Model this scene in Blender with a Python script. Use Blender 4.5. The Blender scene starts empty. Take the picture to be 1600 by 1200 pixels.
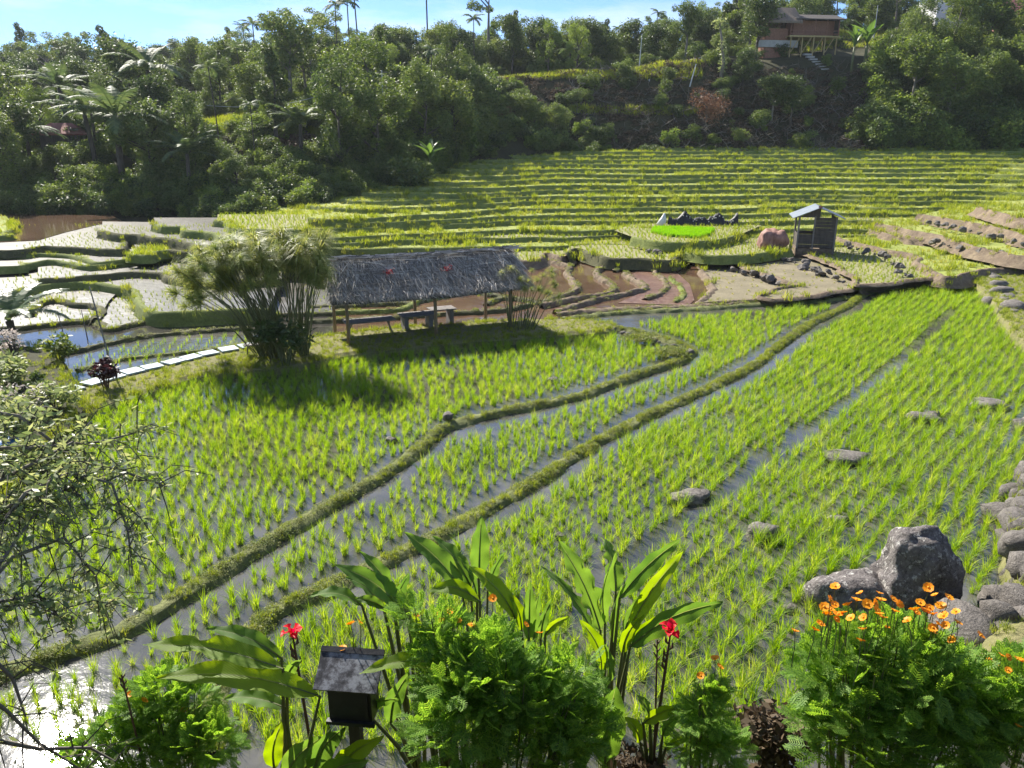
import bpy, bmesh, math, random
import numpy as np
from mathutils import Vector, Matrix, noise as MN
R = math.radians
random.seed(7)
rng = np.random.default_rng(7)
SC = bpy.context.scene
COL = SC.collection

# ---------------------------------------------------------------- camera, sky, sun, exposure
H, PITCH, FPX = 7.5, 18.0, 1202.0
cd = bpy.data.cameras.new('camera'); cam = bpy.data.objects.new('camera', cd); COL.objects.link(cam)
cam.location = (0, 0, H); cam.rotation_euler = (R(90 - PITCH), 0, 0)
cd.sensor_width = 36.0; cd.lens = 36.0 * FPX / 1600.0; cd.clip_start = 0.05; cd.clip_end = 4000
SC.camera = cam
SUN_AZ, SUN_EL = -36.0, 38.5          # degrees left of the view direction, height above the horizon
world = bpy.data.worlds.new('World'); SC.world = world; world.use_nodes = True
wn = world.node_tree; wn.nodes.clear()
wo = wn.nodes.new('ShaderNodeOutputWorld'); wb = wn.nodes.new('ShaderNodeBackground')
sky = wn.nodes.new('ShaderNodeTexSky'); sky.sky_type = 'NISHITA'; sky.sun_disc = False
sky.sun_elevation = R(SUN_EL); sky.sun_rotation = R(SUN_AZ); sky.air_density = 0.6; sky.dust_density = 0.0; sky.ozone_density = 6.0; sky.altitude = 1200
wb.inputs['Strength'].default_value = 0.10
# thin high cloud veil over the whole sky
tcw = wn.nodes.new('ShaderNodeTexCoord'); mpw = wn.nodes.new('ShaderNodeMapping'); mpw.inputs['Scale'].default_value = (1.2, 1.2, 6.0)
nzw = wn.nodes.new('ShaderNodeTexNoise'); nzw.inputs['Scale'].default_value = 2.2; nzw.inputs['Detail'].default_value = 7; nzw.inputs['Roughness'].default_value = 0.6
rpw = wn.nodes.new('ShaderNodeValToRGB'); rpw.color_ramp.elements[0].position = 0.47; rpw.color_ramp.elements[1].position = 0.72
rpw.color_ramp.elements[1].color = (0.75, 0.75, 0.75, 1)
mxw = wn.nodes.new('ShaderNodeMix'); mxw.data_type = 'RGBA'; mxw.inputs['B'].default_value = (5.2, 5.5, 5.9, 1)
wn.links.new(tcw.outputs['Generated'], mpw.inputs['Vector']); wn.links.new(mpw.outputs[0], nzw.inputs['Vector'])
wn.links.new(nzw.outputs['Fac'], rpw.inputs[0]); wn.links.new(rpw.outputs[0], mxw.inputs['Factor'])
wn.links.new(sky.outputs[0], mxw.inputs['A']); wn.links.new(mxw.outputs['Result'], wb.inputs['Color'])
wn.links.new(wb.outputs[0], wo.inputs['Surface'])
sl = bpy.data.lights.new('sun', 'SUN'); sun = bpy.data.objects.new('sun', sl); COL.objects.link(sun)
sl.energy = 5.0; sl.angle = R(0.6); sl.color = (1.0, 0.94, 0.84)
sd = Vector((math.sin(R(SUN_AZ)) * math.cos(R(SUN_EL)), math.cos(R(SUN_AZ)) * math.cos(R(SUN_EL)), math.sin(R(SUN_EL))))
sun.rotation_euler = sd.to_track_quat('Z', 'Y').to_euler(); sun.location = sd * 60
SC.view_settings.view_transform = 'Standard'; SC.view_settings.look = 'None'; SC.view_settings.gamma = 1.0
SC.view_settings.use_curve_mapping = False
SC.view_settings.exposure = 1.15
SC.cycles.use_denoising = True
SC.cycles.max_bounces = 6; SC.cycles.diffuse_bounces = 3; SC.cycles.glossy_bounces = 3; SC.cycles.transmission_bounces = 4
SC.cycles.transparent_max_bounces = 6; SC.cycles.sample_clamp_indirect = 6.0; SC.cycles.caustics_reflective = False
SC.cycles.caustics_refractive = False

# ---------------------------------------------------------------- helpers: positions
_c, _s = math.cos(R(PITCH)), math.sin(R(PITCH))
def ray(px, py):
    a, b = (px - 800) / FPX, (600 - py) / FPX
    return a, _c + b * _s, -_s + b * _c
def at(px, py, z=0.0):                       # the point of the level z seen at a picture position
    x, y, dz = ray(px, py); k = (z - H) / dz
    return (x * k, y * k)
def atd(px, py, Y):                          # the point at depth Y
    x, y, dz = ray(px, py); k = Y / y
    return Vector((x * k, Y, H + dz * k))
def rowz(row, y): return H + y * math.tan(math.atan((600 - row) / FPX) - R(PITCH))   # height at depth y for a picture row
def pxt(px): return (px - 800) / FPX / _c    # tan(azimuth) near the horizon

def resample(p, step, closed=False):
    p = [Vector(q[:2]) for q in p]; n = len(p); out = []
    for i in range(n if closed else n - 1):
        if closed: a, b, c, d = p[i - 1], p[i], p[(i + 1) % n], p[(i + 2) % n]
        else: a, b, c, d = p[max(i - 1, 0)], p[i], p[i + 1], p[min(i + 2, n - 1)]
        m = max(1, int((c - b).length / step))
        for j in range(m):
            t = j / m; t2, t3 = t * t, t * t * t
            out.append(0.5 * ((2 * b) + (c - a) * t + (2 * a - 5 * b + 4 * c - d) * t2 + (3 * b - a - 3 * c + d) * t3))
    if not closed: out.append(p[-1])
    return np.array([(q.x, q.y) for q in out])
def normals2(p, closed=False):               # left-hand normals of a polyline
    if closed: d = np.roll(p, -1, 0) - np.roll(p, 1, 0)
    else: d = np.gradient(p, axis=0)
    d /= np.maximum(np.linalg.norm(d, axis=1, keepdims=True), 1e-6)
    return np.stack([-d[:, 1], d[:, 0]], 1)
def inside(poly, pts):
    x, y = pts[:, 0], pts[:, 1]; r = np.zeros(len(pts), bool); n = len(poly); j = n - 1
    for i in range(n):
        xi, yi, xj, yj = poly[i][0], poly[i][1], poly[j][0], poly[j][1]
        if yi != yj: r ^= ((yi > y) != (yj > y)) & (x < (xj - xi) * (y - yi) / (yj - yi) + xi)
        j = i
    return r
def dist_poly(pl, pts):
    best = np.full(len(pts), 1e9)
    for a, b in zip(pl[:-1], pl[1:]):
        a, b = np.array(a[:2]), np.array(b[:2]); ab = b - a
        t = np.clip(((pts - a) @ ab) / max(ab @ ab, 1e-9), 0, 1)
        best = np.minimum(best, np.linalg.norm(pts - (a + t[:, None] * ab), axis=1))
    return best
def nz(x, y, z=0.0): return MN.noise(Vector((x, y, z)))

# ---------------------------------------------------------------- helpers: meshes
class MB:
    def __init__(s): s.v, s.f, s.m = [], [], []
    def add(s, v, f, mi=0):
        o = len(s.v); s.v.extend([tuple(q) for q in v]); s.f.extend([tuple(i + o for i in q) for q in f]); s.m.extend([mi] * len(f))
    def box(s, c, d, rz=0.0, rx=0.0, ry=0.0):
        M = Matrix.Translation(c) @ Matrix.Rotation(rz, 4, 'Z') @ Matrix.Rotation(rx, 4, 'X') @ Matrix.Rotation(ry, 4, 'Y')
        q = [M @ Vector((x * d[0] / 2, y * d[1] / 2, z * d[2] / 2)) for x in (-1, 1) for y in (-1, 1) for z in (-1, 1)]
        s.add(q, [(0, 1, 3, 2), (4, 6, 7, 5), (0, 4, 5, 1), (2, 3, 7, 6), (0, 2, 6, 4), (1, 5, 7, 3)])
    def tube(s, pts, rad, n=7, cap=True):
        pts = [Vector(p) for p in pts]; v = []; f = []; m = len(pts)
        if not hasattr(rad, '__len__'): rad = [rad] * m
        for i, p in enumerate(pts):
            d = (pts[min(i + 1, m - 1)] - pts[max(i - 1, 0)]).normalized()
            a = d.cross(Vector((0.31, 0.17, 0.93)) if abs(d.z) < 0.9 else Vector((1, 0.2, 0))).normalized(); b = d.cross(a)
            for k in range(n):
                w = 2 * math.pi * k / n; v.append(p + (a * math.cos(w) + b * math.sin(w)) * rad[i])
        for i in range(m - 1):
            for k in range(n):
                k2 = (k + 1) % n; f.append((i * n + k, i * n + k2, (i + 1) * n + k2, (i + 1) * n + k))
        if cap: f.append(tuple(range(n - 1, -1, -1))); f.append(tuple((m - 1) * n + k for k in range(n)))
        s.add(v, f)
    def mesh(s, name, mats, smooth=False):
        me = bpy.data.meshes.new(name); me.from_pydata(s.v, [], s.f)
        for m in (mats if isinstance(mats, (list, tuple)) else [mats]): me.materials.append(m)
        if any(s.m): me.polygons.foreach_set('material_index', s.m)
        if smooth: me.polygons.foreach_set('use_smooth', [True] * len(s.f))
        me.update(); return me
    def build(s, name, mats, parent=None, smooth=False): return obj(name, s.mesh(name, mats, smooth), parent)
def obj(name, me, parent=None, link=True):
    o = bpy.data.objects.new(name, me)
    if link: COL.objects.link(o)
    if parent: o.parent = parent
    return o
def tag(o, label=None, cat=None, group=None, kind=None):
    if label: o['label'] = label
    if cat: o['category'] = cat
    if group: o['group'] = group
    if kind: o['kind'] = kind
    return o
def empty(name, loc=(0, 0, 0), rz=0.0, label=None, cat=None, group=None):
    o = obj(name, None); o.empty_display_size = 0.2; o.location = loc; o.rotation_euler = (0, 0, rz); return tag(o, label, cat, group)
def copy_tree(o, parent=None):
    c = o.copy(); COL.objects.link(c); c.parent = parent
    for ch in o.children: copy_tree(ch, c)
    return c
def np_mesh(name, V, F, mats, smooth=False):       # V (n,3), F (m,k) with equal k
    me = bpy.data.meshes.new(name); V = np.asarray(V, np.float32); F = np.asarray(F, np.int32); m, k = F.shape
    me.vertices.add(len(V)); me.vertices.foreach_set('co', V.ravel())
    me.loops.add(m * k); me.loops.foreach_set('vertex_index', F.ravel())
    me.polygons.add(m); me.polygons.foreach_set('loop_start', np.arange(0, m * k, k, dtype=np.int32))
    if smooth: me.polygons.foreach_set('use_smooth', np.ones(m, bool))
    for q in (mats if isinstance(mats, (list, tuple)) else [mats]): me.materials.append(q)
    me.update(calc_edges=True); me.validate(); return me

# ---------------------------------------------------------------- helpers: materials
def newmat(name):
    m = bpy.data.materials.new(name); m.use_nodes = True; nt = m.node_tree; nt.nodes.clear()
    return m, nt, nt.nodes.new('ShaderNodeOutputMaterial')
def N(nt, t, **kw):
    n = nt.nodes.new('ShaderNode' + t)
    for k, v in kw.items():
        if k in n.inputs: n.inputs[k].default_value = v
        else: setattr(n, k, v)
    return n
def ramp(nt, fac, stops):
    r = N(nt, 'ValToRGB'); e = r.color_ramp.elements
    while len(e) < len(stops): e.new(0.5)
    for q, (p, c) in zip(e, stops): q.position = p; q.color = (*c, 1)
    nt.links.new(fac, r.inputs[0]); return r.outputs[0]
def leafmat(name, cols, trans=0.45, rough=0.45, spec=0.5, objvar=0.35, tcol=1.25):
    m, nt, out = newmat(name); L = nt.links.new
    g = N(nt, 'NewGeometry'); oi = N(nt, 'ObjectInfo')
    ma = N(nt, 'Math', operation='MULTIPLY_ADD'); L(oi.outputs['Random'], ma.inputs[0]); ma.inputs[1].default_value = objvar
    mb = N(nt, 'Math', operation='MULTIPLY'); L(g.outputs['Random Per Island'], mb.inputs[0]); mb.inputs[1].default_value = 1 - objvar
    L(mb.outputs[0], ma.inputs[2])
    n = len(cols); c = ramp(nt, ma.outputs[0], [(i / max(n - 1, 1), q) for i, q in enumerate(cols)])
    p = N(nt, 'BsdfPrincipled'); L(c, p.inputs['Base Color']); p.inputs['Roughness'].default_value = rough; p.inputs['Specular IOR Level'].default_value = spec
    t = N(nt, 'BsdfTranslucent'); hs = N(nt, 'HueSaturation', Saturation=1.15, Value=tcol, Hue=0.485); L(c, hs.inputs['Color']); L(hs.outputs[0], t.inputs['Color'])
    mx = N(nt, 'MixShader'); mx.inputs[0].default_value = trans; L(p.outputs[0], mx.inputs[1]); L(t.outputs[0], mx.inputs[2]); L(mx.outputs[0], out.inputs[0])
    return m
def groundmat(name, cols, scale=1.2, rough=0.9, bump=0.5, fine=14.0, coord='Object', spec=0.3):
    m, nt, out = newmat(name); L = nt.links.new
    tc = N(nt, 'TexCoord'); a = N(nt, 'TexNoise', Scale=scale, Detail=8.0, Roughness=0.65); b = N(nt, 'TexNoise', Scale=fine, Detail=6.0, Roughness=0.7)
    L(tc.outputs[coord], a.inputs['Vector']); L(tc.outputs[coord], b.inputs['Vector'])
    mx = N(nt, 'Mix', data_type='FLOAT'); mx.inputs[0].default_value = 0.45; L(a.outputs['Fac'], mx.inputs[2]); L(b.outputs['Fac'], mx.inputs[3])
    n = len(cols); c = ramp(nt, mx.outputs[0], [(0.3 + 0.4 * i / max(n - 1, 1), q) for i, q in enumerate(cols)])
    p = N(nt, 'BsdfPrincipled'); L(c, p.inputs['Base Color']); p.inputs['Roughness'].default_value = rough; p.inputs['Specular IOR Level'].default_value = spec
    bp = N(nt, 'Bump', Strength=bump, Distance=0.08); L(b.outputs['Fac'], bp.inputs['Height']); L(bp.outputs[0], p.inputs['Normal'])
    L(p.outputs[0], out.inputs[0]); return m
def watermat(name, cols, rough=0.06, ripple=0.25, rscale=3.0, mscale=0.35, dist=0.02):
    m, nt, out = newmat(name); L = nt.links.new
    tc = N(nt, 'TexCoord'); a = N(nt, 'TexNoise', Scale=mscale, Detail=7.0, Roughness=0.6); L(tc.outputs['Object'], a.inputs['Vector'])
    n = len(cols); c = ramp(nt, a.outputs['Fac'], [(0.33 + 0.34 * i / max(n - 1, 1), q) for i, q in enumerate(cols)])
    p = N(nt, 'BsdfPrincipled', IOR=1.5); L(c, p.inputs['Base Color']); p.inputs['Roughness'].default_value = rough; p.inputs['Specular IOR Level'].default_value = 0.85
    b = N(nt, 'TexNoise', Scale=rscale, Detail=4.0, Roughness=0.55); L(tc.outputs['Object'], b.inputs['Vector'])
    bp = N(nt, 'Bump', Strength=ripple, Distance=dist); L(b.outputs['Fac'], bp.inputs['Height']); L(bp.outputs[0], p.inputs['Normal'])
    L(p.outputs[0], out.inputs[0]); return m
def plainmat(name, c1, c2, rough=0.7, scale=6.0, stretch=(1, 1, 1), bump=0.3, metal=0.0):
    m, nt, out = newmat(name); L = nt.links.new
    tc = N(nt, 'TexCoord'); mp = N(nt, 'Mapping'); mp.inputs['Scale'].default_value = stretch; L(tc.outputs['Object'], mp.inputs[0])
    a = N(nt, 'TexNoise', Scale=scale, Detail=7.0, Roughness=0.65); L(mp.outputs[0], a.inputs['Vector'])
    g = N(nt, 'NewGeometry'); ad = N(nt, 'Math', operation='MULTIPLY_ADD'); L(g.outputs['Random Per Island'], ad.inputs[0]); ad.inputs[1].default_value = 0.25; L(a.outputs['Fac'], ad.inputs[2])
    c = ramp(nt, ad.outputs[0], [(0.35, c1), (0.85, c2)])
    p = N(nt, 'BsdfPrincipled'); L(c, p.inputs['Base Color']); p.inputs['Roughness'].default_value = rough; p.inputs['Metallic'].default_value = metal
    bp = N(nt, 'Bump', Strength=bump, Distance=0.02); L(a.outputs['Fac'], bp.inputs['Height']); L(bp.outputs[0], p.inputs['Normal'])
    L(p.outputs[0], out.inputs[0]); return m
M = {}
M['rice'] = leafmat('rice', [(.13, .24, .03), (.22, .36, .045), (.30, .43, .06), (.44, .46, .12)], .55, .5, .35, .5, 1.5)
M['rice_far'] = leafmat('rice_far', [(.15, .24, .03), (.24, .32, .05), (.34, .38, .08)], .5, .6, .3, .5, 1.4)
M['stubble'] = leafmat('stubble', [(.20, .26, .05), (.34, .38, .08), (.48, .44, .14)], .45, .7, .2, .5, 1.25)
M['grass'] = leafmat('grass', [(.14, .21, .025), (.26, .33, .05), (.40, .41, .09)], .5, .6, .3, .5, 1.3)
M['weed'] = leafmat('weed', [(.12, .18, .04), (.22, .27, .07), (.38, .34, .14)], .4, .6, .3, .5, 1.1)
M['seedbed'] = leafmat('seedbed', [(.15, .36, .025), (.24, .48, .04)], .55, .5, .3, .5, 1.5)
M['tree_dark'] = leafmat('tree_dark', [(.034, .060, .018), (.068, .110, .03), (.15, .19, .05)], .35, .5, .45, .3, 1.4)
M['tree_light'] = leafmat('tree_light', [(.09, .15, .03), (.17, .25, .05), (.30, .36, .09)], .45, .55, .4, .3, 1.4)
M['tree_mid'] = leafmat('tree_mid', [(.06, .10, .025), (.12, .175, .04), (.24, .28, .07)], .4, .52, .4, .3, 1.45)
M['tree_olive'] = leafmat('tree_olive', [(.062, .105, .03), (.115, .17, .045), (.22, .27, .08)], .4, .55, .4, .3, 1.4)
M['palm'] = leafmat('palm', [(.06, .10, .04), (.10, .15, .055), (.17, .21, .08)], .35, .6, .3, .3, 1.3)
M['banana'] = leafmat('banana', [(.08, .15, .04), (.15, .24, .06)], .45, .4, .5, .3, 1.4)
M['deadleaf'] = leafmat('deadleaf', [(.06, .045, .03), (.11, .08, .05), (.20, .15, .09)], .2, .7, .2, .3, 1.0)
M['redleaf'] = leafmat('redleaf', [(.03, .012, .014), (.06, .02, .02), (.10, .03, .03)], .3, .4, .5, .3, 1.2)
M['rustleaf'] = leafmat('rustleaf', [(.12, .065, .04), (.19, .105, .06), (.25, .17, .09)], .35, .6, .3, .3, 1.2)
M['cosmos'] = leafmat('cosmos', [(.10, .20, .04), (.19, .34, .06), (.34, .50, .10)], .58, .55, .3, .1, 1.5)
M['shrub'] = leafmat('shrub', [(.11, .16, .06), (.22, .28, .11), (.42, .44, .20)], .45, .45, .45, .2, 1.4)
M['paleleaf'] = leafmat('paleleaf', [(.45, .40, .36), (.62, .56, .50), (.72, .68, .60)], .4, .6, .3, .2, 1.0)
M['papyrus'] = leafmat('papyrus', [(.14, .21, .06), (.27, .32, .10), (.46, .44, .16)], .5, .5, .4, .4, 1.3)
M['fern'] = leafmat('fern', [(.07, .12, .04), (.12, .18, .06), (.2, .24, .1)], .4, .35, .6, .3, 1.2)
M['orange'] = leafmat('orange', [(.90, .30, .01), (.95, .45, .02)], .35, .5, .3, .4, 1.1)
M['yellowc'] = leafmat('yellowc', [(.8, .45, .03), (.7, .30, .02)], .2, .6, .3, .3, 1.0)
M['red'] = leafmat('red', [(.65, .01, .015), (.85, .02, .03)], .35, .5, .3, .3, 1.1)
M['redflower'] = leafmat('redflower', [(.20, .02, .02), (.38, .05, .04)], .2, .6, .3, .3, 1.0)
M['stem'] = plainmat('stem', (.07, .09, .03), (.16, .17, .06), .6, 9)
M['stem_red'] = plainmat('stem_red', (.06, .03, .025), (.14, .07, .05), .6, 9)
M['bark'] = plainmat('bark', (.035, .028, .02), (.10, .085, .065), .9, 5, (1, 1, .3), .6)
M['bark_pale'] = plainmat('bark_pale', (.09, .08, .065), (.24, .21, .17), .9, 5, (1, 1, .3), .5)
M['pole'] = plainmat('pole', (.35, .36, .36), (.55, .56, .56), .6, 4)
M['wood_grey'] = plainmat('wood_grey', (.09, .085, .08), (.24, .22, .20), .8, 7, (1, 1, .2), .5)
M['wood_post'] = plainmat('wood_post', (.16, .11, .06), (.34, .25, .15), .8, 7, (1, 1, .2), .5)
M['wood_dark'] = plainmat('wood_dark', (.03, .025, .022), (.10, .085, .07), .8, 7, (1, 1, .2), .5)
M['thatch'] = leafmat('thatch', [(.09, .078, .065), (.25, .225, .19), (.46, .42, .36), (.70, .64, .56)], .14, .55, .5, .05, 1.0)
M['thatch_base'] = plainmat('thatch_base', (.02, .02, .02), (.06, .055, .05), .9, 8)
M['tin'] = plainmat('tin', (.14, .17, .20), (.26, .30, .34), .45, 3, (1, 1, 1), .1, .3)
M['redroof'] = plainmat('redroof', (.16, .045, .05), (.28, .09, .09), .6, 3, (1, 1, 1), .2)
M['pinkroof'] = plainmat('pinkroof', (.17, .06, .045), (.26, .10, .08), .9, 3)
M['redwall'] = plainmat('redwall', (.17, .075, .045), (.32, .15, .09), .7, 4)
M['white'] = plainmat('white', (.55, .54, .52), (.78, .77, .75), .7, 4)
M['greenwall'] = plainmat('greenwall', (.08, .20, .14), (.14, .30, .20), .7, 3)
M['bamboo'] = plainmat('bamboo', (.30, .22, .09), (.48, .36, .16), .6, 7, (1, 1, .2), .3)
M['sack'] = plainmat('sack', (.14, .06, .045), (.46, .26, .20), .7, 3.5, (1, 1, .4), .8)
M['blue'] = plainmat('blue', (.02, .12, .42), (.04, .22, .60), .4, 3)
M['net'] = plainmat('net', (.006, .007, .008), (.02, .02, .022), .6, 4)
M['slab'] = plainmat('slab', (.20, .28, .31), (.33, .42, .45), .6, 5)
M['black_box'] = plainmat('black_box', (.008, .008, .010), (.03, .03, .03), .5, 8)
M['concrete'] = plainmat('concrete', (.30, .29, .27), (.48, .46, .43), .85, 3)
def rockmat(name, cols, spots=True):
    m, nt, out = newmat(name); L = nt.links.new
    tc = N(nt, 'TexCoord'); oi = N(nt, 'ObjectInfo'); va = N(nt, 'VectorMath', operation='ADD'); L(tc.outputs['Object'], va.inputs[0]); L(oi.outputs['Random'], va.inputs[1])
    a = N(nt, 'TexNoise', Scale=3.0, Detail=10.0, Roughness=0.7); b = N(nt, 'TexNoise', Scale=22.0, Detail=6.0, Roughness=0.7); v = N(nt, 'TexVoronoi', Scale=16.0)
    for q in (a, b, v): L(va.outputs[0], q.inputs['Vector'])
    mx = N(nt, 'Mix', data_type='FLOAT'); mx.inputs[0].default_value = 0.5; L(a.outputs['Fac'], mx.inputs[2]); L(b.outputs['Fac'], mx.inputs[3])
    ve = N(nt, 'TexVoronoi', Scale=2.6); ve.feature = 'DISTANCE_TO_EDGE'; wv = N(nt, 'VectorMath', operation='MULTIPLY_ADD'); L(a.outputs['Color'], wv.inputs[0]); wv.inputs[1].default_value = (.5, .5, .5); L(va.outputs[0], wv.inputs[2]); L(wv.outputs[0], ve.inputs['Vector'])
    crk = ramp(nt, ve.outputs['Distance'], [(0.0, (.25, .25, .25)), (0.035, (1, 1, 1))])
    c = ramp(nt, mx.outputs[0], [(0.34 + 0.34 * i / (len(cols) - 1), q) for i, q in enumerate(cols)])
    cm_ = N(nt, 'Mix', data_type='RGBA', blend_type='MULTIPLY'); cm_.inputs[0].default_value = .8; L(c, cm_.inputs['A']); L(crk, cm_.inputs['B']); c = cm_.outputs['Result']
    if spots:
        n3 = N(nt, 'TexNoise', Scale=9.0, Detail=8.0, Roughness=0.75); L(va.outputs[0], n3.inputs['Vector'])
        k = ramp(nt, n3.outputs['Fac'], [(0.55, (0, 0, 0)), (0.60, (1, 1, 1))])
        mc = N(nt, 'Mix', data_type='RGBA'); L(k, mc.inputs[0]); L(c, mc.inputs['A']); mc.inputs['B'].default_value = (.50, .48, .44, 1); c = mc.outputs['Result']
    p = N(nt, 'BsdfPrincipled', Roughness=0.85); L(c, p.inputs['Base Color'])
    ad = N(nt, 'Math', operation='ADD'); vm = N(nt, 'Math', operation='MULTIPLY'); vm.inputs[1].default_value = .12; L(v.outputs['Distance'], vm.inputs[0]); L(mx.outputs[0], ad.inputs[0]); L(vm.outputs[0], ad.inputs[1])
    bp = N(nt, 'Bump', Strength=1.0, Distance=0.09); L(ad.outputs[0], bp.inputs['Height']); L(bp.outputs[0], p.inputs['Normal']); L(p.outputs[0], out.inputs[0]); return m
M['rock'] = rockmat('rock', [(.06, .05, .05), (.17, .15, .14), (.32, .29, .28)])
M['rock_plain'] = rockmat('rock_plain', [(.07, .062, .054), (.19, .17, .15), (.35, .32, .285)], False)
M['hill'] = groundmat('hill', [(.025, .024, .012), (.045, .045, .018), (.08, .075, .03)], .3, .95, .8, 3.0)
M['bank_green'] = groundmat('bank_green', [(.09, .115, .03), (.18, .215, .055), (.31, .33, .10)], 1.5, .95, .8, 9)
M['bank_brown'] = groundmat('bank_brown', [(.09, .065, .045), (.19, .145, .10), (.34, .27, .17)], 1.6, .95, 1.0, 7)
M['bank_dark'] = groundmat('bank_dark', [(.05, .048, .026), (.10, .10, .045), (.19, .185, .075)], 1.5, .95, .8, 10)
M['bund'] = groundmat('bund', [(.08, .095, .035), (.17, .19, .07), (.31, .31, .13)], 3, .95, .9, 20)
M['lane'] = groundmat('lane', [(.10, .11, .04), (.20, .19, .08), (.30, .27, .13)], 1.2, .95, .6, 16)
M['field_green'] = groundmat('field_green', [(.15, .19, .04), (.27, .31, .07), (.42, .42, .13)], .7, .95, .5, 6)
M['field_straw'] = groundmat('field_straw', [(.17, .17, .08), (.27, .26, .13), (.38, .34, .21)], .8, .95, .5, 7)
M['field_grey'] = groundmat('field_grey', [(.13, .115, .07), (.22, .19, .12), (.34, .29, .19)], .8, .9, .6, 9)
M['mud_red'] = groundmat('mud_red', [(.09, .04, .022), (.16, .075, .042), (.30, .20, .12)], 1.1, .35, 1.0, 4, spec=.6)
M['soil_bank'] = groundmat('soil_bank', [(.03, .025, .018), (.07, .055, .035), (.14, .10, .065)], 1.5, .95, .8, 10)
M['w_near'] = watermat('w_near', [(.05, .05, .042), (.08, .078, .066), (.13, .122, .105)], .06, .36, 3.6, .5, .016)
M['w_brown'] = watermat('w_brown', [(.095, .055, .035), (.13, .078, .05), (.17, .105, .068)], .09, .3, 2.0, .4)
M['w_white'] = watermat('w_white', [(.07, .06, .045), (.11, .10, .08), (.17, .155, .13)], .27, .55, 2.0, .5, .05)
M['w_clear'] = watermat('w_clear', [(.05, .045, .04), (.07, .065, .055)], .04, .08, 2.0, .5, .008)

# ---------------------------------------------------------------- the ground sheet with the hills
NEAR = [(0, 5.85), (1.5, 5.8), (2.2, 5.0), (3.0, 4.1), (4.0, 3.1), (6.0, 1.1), (7.0, .15), (8.0, -.4), (20, -.45), (34, -.4)]
GT = {
 -900: [(45, .2), (66, .9), (80, 4.5), (100, 8.5), (140, 15), (185, 21), (260, 16), (500, 5)],
 0:    [(45, .3), (66, .8), (74, 3.2), (82, 5.0), (100, 7.5), (135, 13), (180, 20.5), (240, 15), (500, 5)],
 300:  [(45, .3), (64, .9), (72, 4), (82, 8.2), (90, 8.6), (110, 10), (150, 15.5), (180, 19), (240, 15), (500, 5)],
 470:  [(48, .3), (62, .9), (70, 3.5), (82, 8.6), (90, 9.4), (110, 12), (145, 16.5), (180, 18), (240, 15), (500, 5)],
 620:  [(48, -.3), (60, .0), (66, .8), (74, 2.6), (85, 8), (100, 11.5), (140, 18), (180, 18), (250, 13), (500, 5)],
 760:  [(48, -.3), (60, -.2), (70, .8), (80, 1.9), (88, 3.9), (98, 11), (108, 14.0), (140, 18.5), (180, 19), (250, 15), (500, 5)],
 900:  [(48, -.3), (60, -.2), (70, .8), (80, 1.9), (90, 3.6), (96.5, 4.6), (98.5, 5.5), (103, 9.5), (110, 14.8), (114, 15.2), (150, 18.5), (190, 19), (250, 15), (500, 5)],
 1050: [(48, -.3), (60, -.2), (70, .8), (80, 1.9), (90, 3.6), (96.5, 4.6), (98.5, 5.5), (104, 10), (112, 16.6), (117, 17.4), (150, 21), (190, 22), (250, 17), (500, 6)],
 1250: [(48, -.3), (60, -.2), (70, .8), (80, 1.9), (90, 3.6), (96.5, 4.6), (98.5, 5.5), (106, 10.5), (115, 17.6), (120, 19.0), (130, 19.6), (145, 25), (170, 27), (250, 20), (500, 8)],
 1500: [(48, -.3), (60, -.2), (70, .8), (80, 1.9), (90, 3.6), (96.5, 4.6), (98.5, 5.5), (110, 13.5), (125, 22), (132, 24.4), (150, 26.5), (190, 28), (260, 22), (500, 8)],
 2400: [(48, -.3), (60, -.2), (70, .8), (80, 1.9), (90, 3.6), (96.5, 4.6), (98.5, 5.5), (110, 14), (125, 23), (140, 26), (190, 29), (260, 22), (500, 8)],
}
_gk = sorted(GT); _gt = np.array([pxt(k) for k in _gk])
_gp = [(np.array([p[0] for p in NEAR + GT[k]]), np.array([p[1] for p in NEAR + GT[k]])) for k in _gk]
def ground(x, y):
    if y < 0.5: return 5.85
    t = min(max(x / y, _gt[0]), _gt[-1])
    if abs(x) / y > abs(_gt[0]) and y < 8: y = min(y, 8)
    i = int(min(max(np.searchsorted(_gt, t) - 1, 0), len(_gk) - 2)); w = (t - _gt[i]) / (_gt[i + 1] - _gt[i]); w = w * w * (3 - 2 * w)
    z = (1 - w) * np.interp(y, *_gp[i]) + w * np.interp(y, *_gp[i + 1])
    if y > 60:
        k = min((y - 60) / 20, 1) if t < -.22 else min(max(y - 97, 0) / 8, 1); z += k * (0.8 * nz(x * .06, y * .06, 3) + .35 * nz(x * .25, y * .25, 8)) - .15 * k
    return float(z)
def build_ground():
    ys = np.concatenate([np.arange(-30, 0, 6), np.arange(0, 9, .5), np.arange(9, 60, 3), np.arange(60, 130, 1.5), np.arange(130, 200, 4), np.arange(200, 520, 20), [600, 900, 1600, 3000]])
    ts = np.concatenate([np.linspace(-3, -1, 8), np.linspace(-.95, .95, 190), np.linspace(1, 3, 8)])
    V = []
    for y in ys:
        w = max(y, 9.0) if y < 9 else y
        for t in ts:
            x = t * w; V.append((x, y, ground(x, y) if y <= 500 else -20 + 28 * math.exp(-(y - 500) / 200)))
    n = len(ts); F = [(i * n + j, i * n + j + 1, (i + 1) * n + j + 1, (i + 1) * n + j) for i in range(len(ys) - 1) for j in range(n - 1)]
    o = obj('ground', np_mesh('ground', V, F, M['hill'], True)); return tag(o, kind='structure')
build_ground()

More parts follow.
